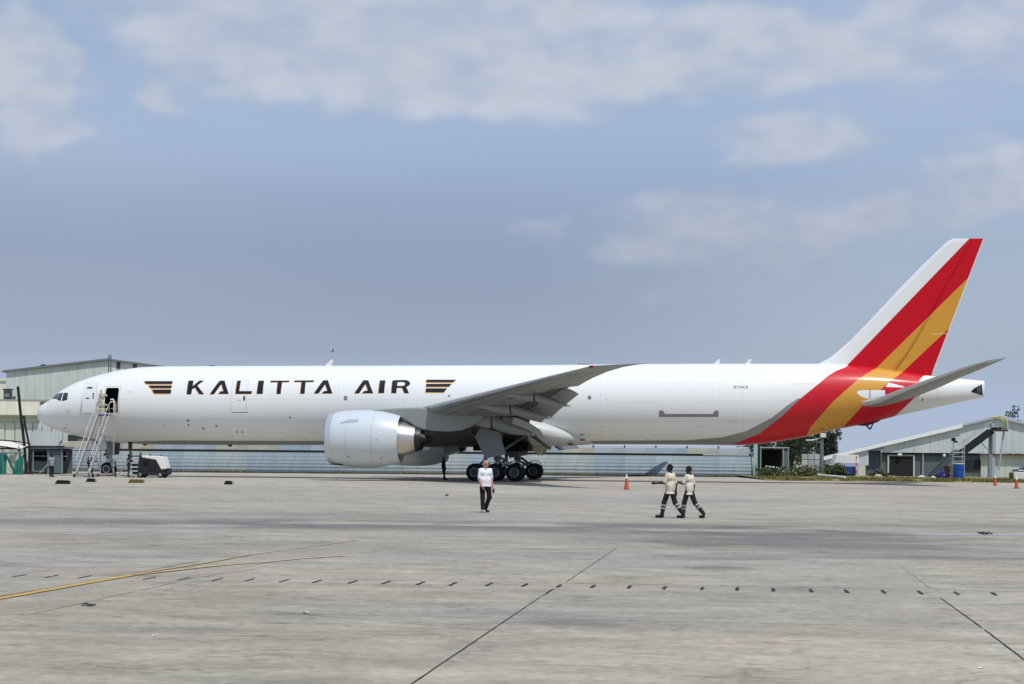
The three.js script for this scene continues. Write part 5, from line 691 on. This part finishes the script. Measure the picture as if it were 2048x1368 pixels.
{ // service ladder platform with floodlight
  const D = 167, q = at(1910, 950, D), t = thing('work_platform', 'pale grey ladder-like work platform beside the airstairs', 'platform', [q.x, .05, -D]), m = M(0xb3bdbd, .5), y = at(1910, 893, D).y; for (const [x, z] of [[-.3, .4], [.75, .4], [-.3, -.4], [.75, -.4]]) mesh('upright', rod([x, 0, z], [x, y + .7, z], .035), m, t); for (let i = 0; i < 7; i++) mesh('rung', rod([-.3, .4 + i * .42, .4], [.75, .4 + i * .42, .4], .025), m, t); mesh('deck', bx(1.1, .06, .9, .22, y - .6, 0), m, t);
  const l = thing('floodlight', 'black floodlight on the corner of the pale work platform', 'lamp', [at(1905, 880, D).x, at(1905, 885, D).y, -D + .4]); mesh('housing', rb(.38, .3, .2, 0, .28, 0, .04).rotateZ(.0), P.dark, l); mesh('bracket', [rod([0, -.9, 0], [0, .15, 0], .03)], M(0x4d5559, .6), l); mesh('ballast', rb(.3, .18, .2, .22, .06, 0, .04), P.dark, l);
}
{ const mk = (px, py, d, r, h, c, lab, lying) => { const q = at(px, py, d), t = thing('drum', lab, 'drum', [q.x, lying ? .1 : .12, -d]); const g = new THREE.LatheGeometry([[0, 0], [r * .96, 0], [r, .03], [r, h * .3], [r * 1.04, h * .32], [r * 1.04, h * .35], [r, h * .37], [r, h * .65], [r * 1.04, h * .67], [r * 1.04, h * .7], [r, h * .72], [r, h - .03], [r * .96, h], [0, h]].map((p) => new THREE.Vector2(...p)), 28); mesh('shell', lying ? g.rotateX(Math.PI / 2).translate(0, r, -h / 2) : g, M(c, .4), t); mesh('bung', lying ? new THREE.CylinderGeometry(.05, .05, .03, 10).rotateX(Math.PI / 2).translate(r * .4, r, h / 2) : new THREE.CylinderGeometry(.08, .08, .04, 10).translate(r * .5, h + .02, 0), M(0xcfd6da, .5), t); return t; };
  const b = mk(1917, 955, 166, .5, 1.35, 0x1746a0, 'big upright blue drum with pale rim under the work platform'); mesh('rim', new THREE.TorusGeometry(.5, .045, 8, 28).rotateX(Math.PI / 2).translate(0, 1.36, 0), M(0xb6d3d6, .5), b);
  mk(1883, 955, 166.5, .36, .8, 0x2a2a78, 'violet blue drum lying under the airstairs', true); mk(1896, 955, 169, .34, 1.15, 0x4a2320, 'rust red drum standing behind the airstairs');
}
{ const g1 = (px, py, s, lab, c) => { const q = onGround(px, py), t = thing('rubble', lab, 'rubble', [q.x, .1, q.z]); for (let i = 0; i < 3; i++) { const g = new THREE.DodecahedronGeometry(s * rr(.5, .9), 0).scale(1.3, .8, 1).translate(rr(-.3, .3) * s, s * .35, rr(-.3, .3)); mesh('stone', g, M(c, .9), t); } }; g1(1756, 959, .4, 'pinkish rubble heap on the verge before the shed corner', 0xb29c8c); g1(1843, 959, .28, 'small white rubble heap left of the airstairs foot', 0xd6d8d6); g1(1868, 960, .25, 'pale rubble at the foot of the airstairs', 0xc2c8c6); }
{ const D = 156, q = at(2026, 962, D), t = thing('barrier_block', 'white concrete barrier block at the right edge behind a cone', 'barrier', [q.x, 0, -D]); mesh('block', rb(2.6, .85, .6, 1.3, .43, 0, .04), M(0xd9d8d0, .8), t); mesh('foot', bx(2.4, .08, .7, 1.3, .04, 0), M(0x6d6258, .9), t); mesh('post', rb(.22, .8, .3, -.15, .4, -.2, .02), M(0x5d3a30, .9), t);
  const c = thing('parked_car', 'grey car partly hidden behind the white barrier at the right edge', 'car', [at(2027, 950, 165).x + 1.9, 0, -165]); mesh('body', rb(4.1, .62, 1.7, .2, .72, 0, .18, 3), M(0x4d565c, .35, { metalness: .5 }), c); mesh('cabin', plate([[-1.3, 1.0], [1.3, 1.0], [.8, 1.5], [-.7, 1.5]], 1.5, 'z', .08), M(0x23282c, .2), c); mesh('roof', rb(1.6, .06, 1.3, .05, 1.54, 0, .03), M(0x8f979c, .4), c); for (const [x, z] of [[-1.2, .8], [1.4, .8], [-1.2, -.8], [1.4, -.8]]) mesh('wheel', new THREE.CylinderGeometry(.32, .32, .2, 20).rotateX(Math.PI / 2).translate(x, .32, z), P.tyre, c); for (const z of [.6, -.6]) mesh('headlight', rb(.08, .15, .3, -1.86, .78, z, .03), M(0xd6dadd, .2), c); }
// ------------------------------------------------------------------ on the apron
function cone(px, py, label, h) { const q = onGround(px, py), t = thing('traffic_cone', label, 'traffic cone', [q.x, 0, q.z], 0); const or = M(0xc2512a, .7), wh = M(0xe6e6e2, .5); mesh('base', rb(h * .36, h * .06, h * .36, 0, h * .03, 0, .02), M(0x9a3413, .7), t); mesh('cone_body', new THREE.LatheGeometry([[h * .155, h * .06], [h * .11, h * .42], [h * .07, h * .72]].map((p) => new THREE.Vector2(...p)), 24), or, t); mesh('collar', new THREE.LatheGeometry([[h * .078, h * .71], [h * .052, h * .86]].map((p) => new THREE.Vector2(...p)), 24), wh, t); mesh('tip', new THREE.LatheGeometry([[h * .052, h * .86], [h * .034, h * .99], [0, h]].map((p) => new THREE.Vector2(...p)), 24), wh, t); return t; }
cone(1253, 979, 'orange cone with white top standing left of the two workers', .92); cone(1990, 971, 'small dull orange cone before the shed, left of the barrier block', .8); cone(2033, 977, 'orange cone at the right edge in front of the white barrier block', .85);
{ const chock = (px, py, w, c, lab, name = 'wheel_chock', cat = 'wheel chock') => { const q = onGround(px, py), t = thing(name, lab, cat, [q.x, 0, q.z]); mesh('block', plate([[-w / 2, 0], [w / 2, 0], [w / 2 - .04, .2], [-w / 2 + .14, .22]], .28, 'z', .02), M(c, .9), t); mesh('rope_ring', new THREE.TorusGeometry(.06, .015, 8, 14).translate(w / 2 + .03, .1, 0), M(0x5b5648, .8), t); mesh('end_strip', bx(.03, .16, .3, -w / 2 + .1, .1, 0), M(0x3c3b36, .9), t); return t; };
  chock(125, 968, .86, 0x0c0c0d, 'long black wheel chock lying far left, leftmost one'); chock(181, 964, .58, 0x0e0e0f, 'short black wheel chock lying below the boarding stairs'); chock(272, 966, .95, 0x5f5632, 'muddy yellow wheel chock lying in front of the ground power cart'); chock(456, 969, .5, 0x1b1512, 'brown black wheel chock lying alone before the forward fuselage'); chock(892, 992, .12, 0x2b2622, 'tiny dark lump lying on the apron below the engine', 'debris', 'debris').scale.set(1, .5, .6); }
for (const [px, py, s, c, lab] of [[612, 1227, .055, 0xf0efe8, 'crumpled white paper scrap on the concrete near the middle'], [310, 1272, .03, 0xe0ded6, 'tiny white fleck of litter on the left concrete'], [176, 1212, .09, 0x2a2826, 'dark scrap of rubber on the left concrete near a joint'], [110, 1038, .08, 0xd9d6cc, 'pale scrap on the concrete at far left'], [1960, 1337, .03, 0xe6e4da, 'tiny white fleck at the lower right corner'], [1970, 1069, .2, 0x2c2b2c, 'dark scrap beside the wet streak at right']]) { const q = onGround(px, py), t = thing('litter', lab, 'litter', [q.x, .006, q.z], rr(0, 3)); const g = new THREE.PlaneGeometry(s * 2, s * 1.3, 5, 4).rotateX(-Math.PI / 2), p = g.attributes.position; for (let i = 0; i < p.count; i++) p.setXYZ(i, p.getX(i) + rr(-.1, .1) * s, rr(0, .35) * s, p.getZ(i) + rr(-.1, .1) * s); g.computeVertexNormals(); mesh('scrap', g, M(c, .9, { side: THREE.DoubleSide }), t); }
struct('spilled_paint', (() => { const a = [[1830, 1066], [1880, 1068], [1945, 1068], [2060, 1069], [2060, 1072], [1940, 1071], [1880, 1071], [1830, 1069]].map((p) => onGround(...p)); const s = new THREE.ShapeGeometry(new THREE.Shape(a.map((p) => new THREE.Vector2(p.x, -p.z)))); return s.rotateX(-Math.PI / 2).translate(0, .005, 0); })(), M(0x9a9da2, .8));
// boarding stairs at the open door
{
  const q = toWorld(7.25, 0, 3.5), t = thing('boarding_stairs', 'tall grey aluminium boarding stairs reaching the open nose door', 'stairs', q, -YAW), al = M(0xb4b3ae, .45, { metalness: .25 }), al2 = M(0x8b8c8a, .5), H = 4.78, Z0 = .95, Z1 = 5.25;
  for (const x of [-.48, .48]) { mesh('stringer', bar([x, .35, Z1], [x, H, Z0], .09, .26), al, t); mesh('handrail', tubeGeo([[x * 1.08, 1.3, Z1 + .05], [x * 1.08, H + 1.0, Z0 + .05], [x * 1.08, H + 1.05, Z0 - .5]], .032, 30), al, t); for (let i = 0; i < 6; i++) { const f = (i + .3) / 5.6; mesh('baluster', rod([x * 1.06, lerp(.35, H, f), lerp(Z1, Z0, f)], [x * 1.06, lerp(1.3, H + 1, f), lerp(Z1 + .05, Z0 + .05, f)], .022), al, t); } mesh('leg', rod([x * 1.1, .1, .25], [x * 1.1, H, .25], .045), al, t); mesh('brace', rod([x * 1.1, .3, .3], [x * 1.1, 3.2, 2.3], .03), al2, t); mesh('front_leg', rod([x * 1.25, .05, Z1 - .1], [x * 1.0, .5, Z1 - .2], .04), al, t); }
  for (let i = 0; i < 19; i++) { const f = (i + .6) / 19.4; mesh('step', bx(.9, .035, .26, 0, lerp(.35, H, f), lerp(Z1, Z0, f)), al2, t); }
  mesh('platform', rb(1.15, .12, 1.15, 0, H, .42, .02), al, t); mesh('platform_trim', bx(1.15, .14, .04, 0, H - .02, 1.02), M(0x5b4a78, .6), t);
  for (const x of [-.55, .55]) { mesh('platform_rail', tubeGeo([[x, H, -.08], [x, H + 1.0, -.08], [x, H + 1.05, .5], [x, H + .95, .95]], .032, 24), M(0xc9c6a8, .5), t); mesh('rail_bar', rod([x, H + .5, -.05], [x, H + .5, .95], .022), al, t); }
  mesh('gate_bar', rod([-.55, H + .45, .98], [.35, H + .45, .98], .035), M(0xd8d3a0, .5), t); mesh('grab_handle', tubeGeo([[.30, H, -.35], [.30, H + 1.1, -.35], [.22, H + 1.25, -.35], [.02, H + 1.22, -.35]], .05, 24), M(0xe8e6da, .4), t);
  for (const z of [.25, Z1 - .15]) mesh('axle', rod([-.7, .14, z], [.7, .14, z], .04), al2, t); for (const [x, z] of [[-.72, .25], [.72, .25], [-.72, Z1 - .15], [.72, Z1 - .15]]) mesh('wheel', new THREE.CylinderGeometry(.14, .14, .09, 18).rotateZ(Math.PI / 2).translate(x, .14, z), P.tyre, t);
  mesh('base_frame', [bar([-.55, .25, .25], [-.55, .25, Z1], .07, .07), bar([.55, .25, .25], [.55, .25, Z1], .07, .07)], al, t);
  for (const y of [1.6, 3.1]) mesh('cross_tie', rod([-.53, y, .25], [.53, y, .25], .028), al2, t);
}
{ // step stand behind the nose wheels
  const q = at(269, 953, 136.6), t = thing('step_stand', 'black framed step stand with silver treads behind the nose wheels', 'step stand', [q.x, 0, -136.6], -.1), bk = M(0x151617, .7), sv = M(0xb9bec0, .35, { metalness: .5 });
  for (const x of [-.36, .36]) { mesh('upright', bar([x, 0, .3], [x, 1.75, -.25], .09, .09), bk, t); mesh('rear_leg', bar([x, 0, -.9], [x, 1.7, -.3], .07, .07), bk, t); mesh('handrail', tubeGeo([[x, 1.1, .1], [x, 1.85, -.2], [x, 1.8, -.6]], .04, 16), M(0x2a2a22, .6), t); }
  for (let i = 0; i < 5; i++) mesh('tread', rb(.62, .12, .3, 0, .2 + i * .3, .24 - i * .1, .02), sv, t); mesh('platform', rb(.8, .08, .6, 0, 1.62, -.5, .02), bk, t);
  mesh('tow_bar', bar([-.4, .35, .2], [-1.25, .1, .7], .08, .08), M(0x8f9598, .5), t); mesh('side_brace', bar([-.4, 1.35, 0], [-1.15, .15, .5], .07, .07), M(0x7d8488, .5), t); mesh('castor', new THREE.CylinderGeometry(.09, .09, .07, 14).rotateZ(Math.PI / 2).translate(-1.25, .09, .7), P.tyre, t);
}
{ // ground power cart with cable
  const q = at(303, 954, 137.2), t = thing('ground_power_unit', 'dark grey and white ground power cart with sloping white hood', 'power cart', [q.x, 0, -137.2], -.06), dk = M(0x0c0d10, .6), md = M(0x15181d, .6), wh = M(0xe3e4e0, .45);
  mesh('body', plate([[-.95, .3], [1.15, .3], [1.1, .6], [.62, 1.5], [-.55, 1.5], [-.95, 1.0]], 1.45, 'z', .05), md, t); mesh('chassis', rb(2.3, .2, 1.5, .12, .3, 0, .05), dk, t);
  mesh('hood', plate([[.62, 1.58], [1.02, 1.54], [1.22, .72], [.95, .68], [.55, 1.4], [-.5, 1.56], [-.5, 1.62]], 1.5, 'z', .05), wh, t); mesh('control_panel', rb(.45, .38, .05, -.25, 1.12, .74, .02), P.black, t); mesh('louvre', rb(.4, .3, .05, .25, .7, .74, .02), dk, t); mesh('bumper', rb(.25, .45, 1.3, 1.28, .5, 0, .05), dk, t); mesh('nose_box', rb(.5, .9, 1.1, -1.1, .7, 0, .06), dk, t);
  for (const [x, z] of [[-.7, .68], [.85, .68], [-.7, -.68], [.85, -.68]]) { const w2 = mesh('wheel', new THREE.CylinderGeometry(.24, .24, .18, 20).rotateX(Math.PI / 2).translate(x, .24, z), P.tyre, t); mesh('rim', new THREE.CylinderGeometry(.13, .13, .2, 16).rotateX(Math.PI / 2).translate(x, .24, z), M(0x8c9092, .5), w2); }
  mesh('exhaust_stack', rod([-.1, 1.55, 0], [-.1, 1.78, 0], .07), M(0x5b4a4a, .6), t); mesh('lifting_eye', new THREE.TorusGeometry(.08, .02, 8, 14).translate(.75, 1.68, 0), dk, t);
  const p0 = at(257, 891, 139), c0 = V(p0.x - q.x, p0.y, -139 + 137.2); mesh('power_cable', [tubeGeo([c0, c0.clone().add(V(.03, -.35, .1)), c0.clone().add(V(.12, -.8, .5)), V(-1.5, 1.3, .4), V(-1.2, .9, .2)], .075, 30), rod(c0.clone().add(V(0, .3, 0)), c0.clone().add(V(0, -.25, .02)), .17, .14)], P.dark, t);
}
// far left clutter: shelter, canopy, green tarpaulin, leaning poles
{ const D = 152, a = at(38, 897, D), b = at(128, 897, D), w = b.x - a.x, t = thing('shelter', 'flat-roofed open shelter with glazed dark front left of the airplane nose', 'shelter', [a.x, 0, -D]), y = a.y;
  mesh('roof', rb(w + .3, .18, 3.4, w / 2, y + .1, -1.3, .03), M(0x6d7486, .7), t); mesh('roof_edge', bx(w + .34, .07, .06, w / 2, y + .22, .44), M(0x1d2229, .8), t); mesh('back_wall', bx(w, y, .1, w / 2, y / 2, -2.9), M(0x5b636b, .9), t); for (const x of [.1, w * .33, w * .66, w - .15]) mesh('post', rod([x, 0, .2], [x, y, .2], .05), M(0x8c959a, .6), t);
  for (const i of [0, 1, 2]) mesh('window', bx(.95, .75, .06, 1.45 + i * 1.0, y - .62, -.5), P.glass, t); mesh('window_rail', bx(3.1, .06, .08, 2.4, y - .62, -.44), M(0xaab2b6, .5), t); mesh('front_wall', bx(w * .8, .9, .08, w * .55, .6, -.5), M(0x6b777a, .8), t); mesh('screen', bx(1.3, y - .2, .05, w - .7, y / 2, .1), M(0x5d6f74, .8), t); mesh('brace', bar([w - 1.9, .1, .5], [w - .9, 1.2, .3], .07, .07), M(0x9aa8ab, .6), t); }
{ const D = 149, a = at(-30, 894, D), b = at(45, 894, D), w = b.x - a.x, t = thing('canopy', 'sagging white canopy roof with dark edges at the far left', 'canopy', [a.x, 0, -D]), y = a.y; const sag = (y0, z, k) => [0, .2, .4, .6, .8, 1].map((q) => [q * w, y0 - k * q * q, z]); 
  mesh('fabric', loft([...[-2.5, -1.2, 0, .6].map((z, i) => [...sag(y + .55 - .12 * i, z, .32), ...sag(y + .50 - .12 * i, z, .32).reverse()])], { flip: true }), M(0xdcd8cc, .8), t); mesh('edge', [tubeGeo(sag(y + .6, -2.5, .3), .05), tubeGeo(sag(y + .12, .62, .3), .05)], P.dark, t); mesh('beam', bx(w, .12, .14, w / 2, y - .12, .4), M(0x2a1d20, .8), t); for (const x of [.2, w * .5, w - .2]) mesh('post', rod([x, 0, .4], [x, y + .1, .4], .045), M(0x53585c, .7), t); mesh('lower_roof', rb(w * 1.02, .14, 2, w * .5, y - .45, .9, .03), M(0x818a90, .7), t); }
{ const D = 147, a = at(-20, 950, D), b = at(22, 950, D), c = at(48, 950, D), t = thing('tarpaulin', 'green tarpaulin draped to the ground under the canopy at far left', 'tarpaulin', [a.x, 0, -D]); const w1 = b.x - a.x, w2 = c.x - a.x;
  const drape = (x0, x1, h0, h1, n, zf) => { const p = [], ix = [], m = 8; for (let j = 0; j <= m; j++) for (let i = 0; i <= n; i++) { const u = i / n, v = j / m, x = lerp(x0, x1, u), y = v * lerp(h0, h1, u); p.push(x, y, zf + .25 * (1 - v) + .12 * Math.sin(u * 17 + v * 2) * (1.1 - v)); } for (let j = 0; j < m; j++) for (let i = 0; i < n; i++) { const q = j * (n + 1) + i; ix.push(q, q + 1, q + n + 1, q + 1, q + n + 2, q + n + 1); } const g = new THREE.BufferGeometry(); g.setAttribute('position', new THREE.Float32BufferAttribute(p, 3)); g.setIndex(ix); g.computeVertexNormals(); return g; };
  const m = M(0x1f6b5e, .8, { side: THREE.DoubleSide }); mesh('sheet', drape(0, w1 - .35, 1.75, 1.72, 24, 0), m, t); mesh('side_sheet', drape(w1 + .35, w2, 1.1, 1.7, 18, .1), m, t); mesh('fold', bar([w1 - .45, 1.7, .1], [w1 + .45, .1, .35], .22, .1), M(0x14524a, .8), t); mesh('hem', bar([w1 + .2, .12, .35], [w2, .1, .3], .1, .16), M(0x1b8272, .8), t);
  const s = thing('plastic_sack', 'pale blue plastic sacks hanging in the gap of the green tarpaulin', 'sack', [at(29, 945, D + .6).x, 0, -D - .6]); for (const [x, h] of [[-.25, 1.3], [.15, 1.5], [.5, 1.1]]) mesh('sack', rb(.32, h, .25, x, .25 + h / 2, 0, .1), M([0xb9d0cf, 0xdbe0da, 0x8fb5b3][Math.abs(Math.round(x * 4)) % 3], .6), s);
  const k = thing('white_bundle', 'small white bundle on the ground before the green tarpaulin', 'bundle', onGround(14, 947).add(V(0, 0, 1)), 0); mesh('bag', new THREE.SphereGeometry(.22, 14, 10).scale(1.2, .6, .8).translate(0, .12, 0), M(0xe9e9e6, .7), k); mesh('knot', new THREE.ConeGeometry(.07, .12, 8).translate(.05, .27, 0), M(0xdcdcd8, .7), k); }
for (const [p, lab] of [[[[36, 775], [41.5, 830], [49, 893]], 'taller black pole leaning left before the cream terminal'], [[[48, 834], [52, 860], [58, 890]], 'shorter black pole leaning left beside the taller one']]) { const D = 150, pts = p.map(([x, y]) => at(x, y, D)), a = pts[2], t = thing('leaning_pole', lab, 'pole', [a.x, 0, -D], 0, 'black leaning poles'); mesh('shaft', tubeGeo([[.15, 0, 0], [0, a.y, 0], [pts[1].x - a.x, pts[1].y, 0], [pts[0].x - a.x, pts[0].y, 0]], p[0][1] < 800 ? .12 : .09, 30), M(0x131516, .8), t); mesh('end_cap', new THREE.SphereGeometry(.13, 10, 8).translate(pts[0].x - a.x, pts[0].y, 0), M(0x1d2021, .7), t); mesh('foot', rb(.4, .25, .4, .15, .12, 0, .03), M(0x3a2220, .8), t); }
{ const q = onGround(66, 946), t = thing('debris_heap', 'heap of yellowish timber and scrap before the shelter', 'scrap', [q.x, 0, q.z]); for (let i = 0; i < 7; i++) mesh('plank', bx(rr(.7, 1.6), .09, .2, rr(-.6, .9), .1 + i * .07, rr(-.3, .3), 0, rr(-.6, .6), rr(-.15, .15)), M([0x9b8556, 0x7c6a4e, 0x6d3a2c, 0x8e8a7c][i % 4], .9), t); }
{ const q = at(665, 702, 150), t = thing('bird', 'tiny pale bird gliding above the forward fuselage', 'bird', q, .3); mesh('body', new THREE.SphereGeometry(.1, 12, 8).scale(2.2, .8, .8), M(0xb4bac2, .8), t); for (const s of [1, -1]) mesh('wing', plate([[-.1, 0], [.12, 0], [.02, .42], [-.12, .46]], .02, 'z', .004).rotateX(s * 1.25), M(0x9aa1ab, .8), t); mesh('tail', plate([[.15, -.05], [.15, .05], [.34, .08], [.34, -.08]], .02, 'z', .004).rotateX(1.57), M(0xa6adb5, .8), t); }


const renderer = new THREE.WebGLRenderer({ antialias: true });
renderer.setSize(1024, 684);
renderer.toneMapping = THREE.LinearToneMapping;
renderer.toneMappingExposure = EXPOSURE;
renderer.shadowMap.enabled = true;
renderer.outputColorSpace = THREE.SRGBColorSpace;
renderer.render(scene, camera);
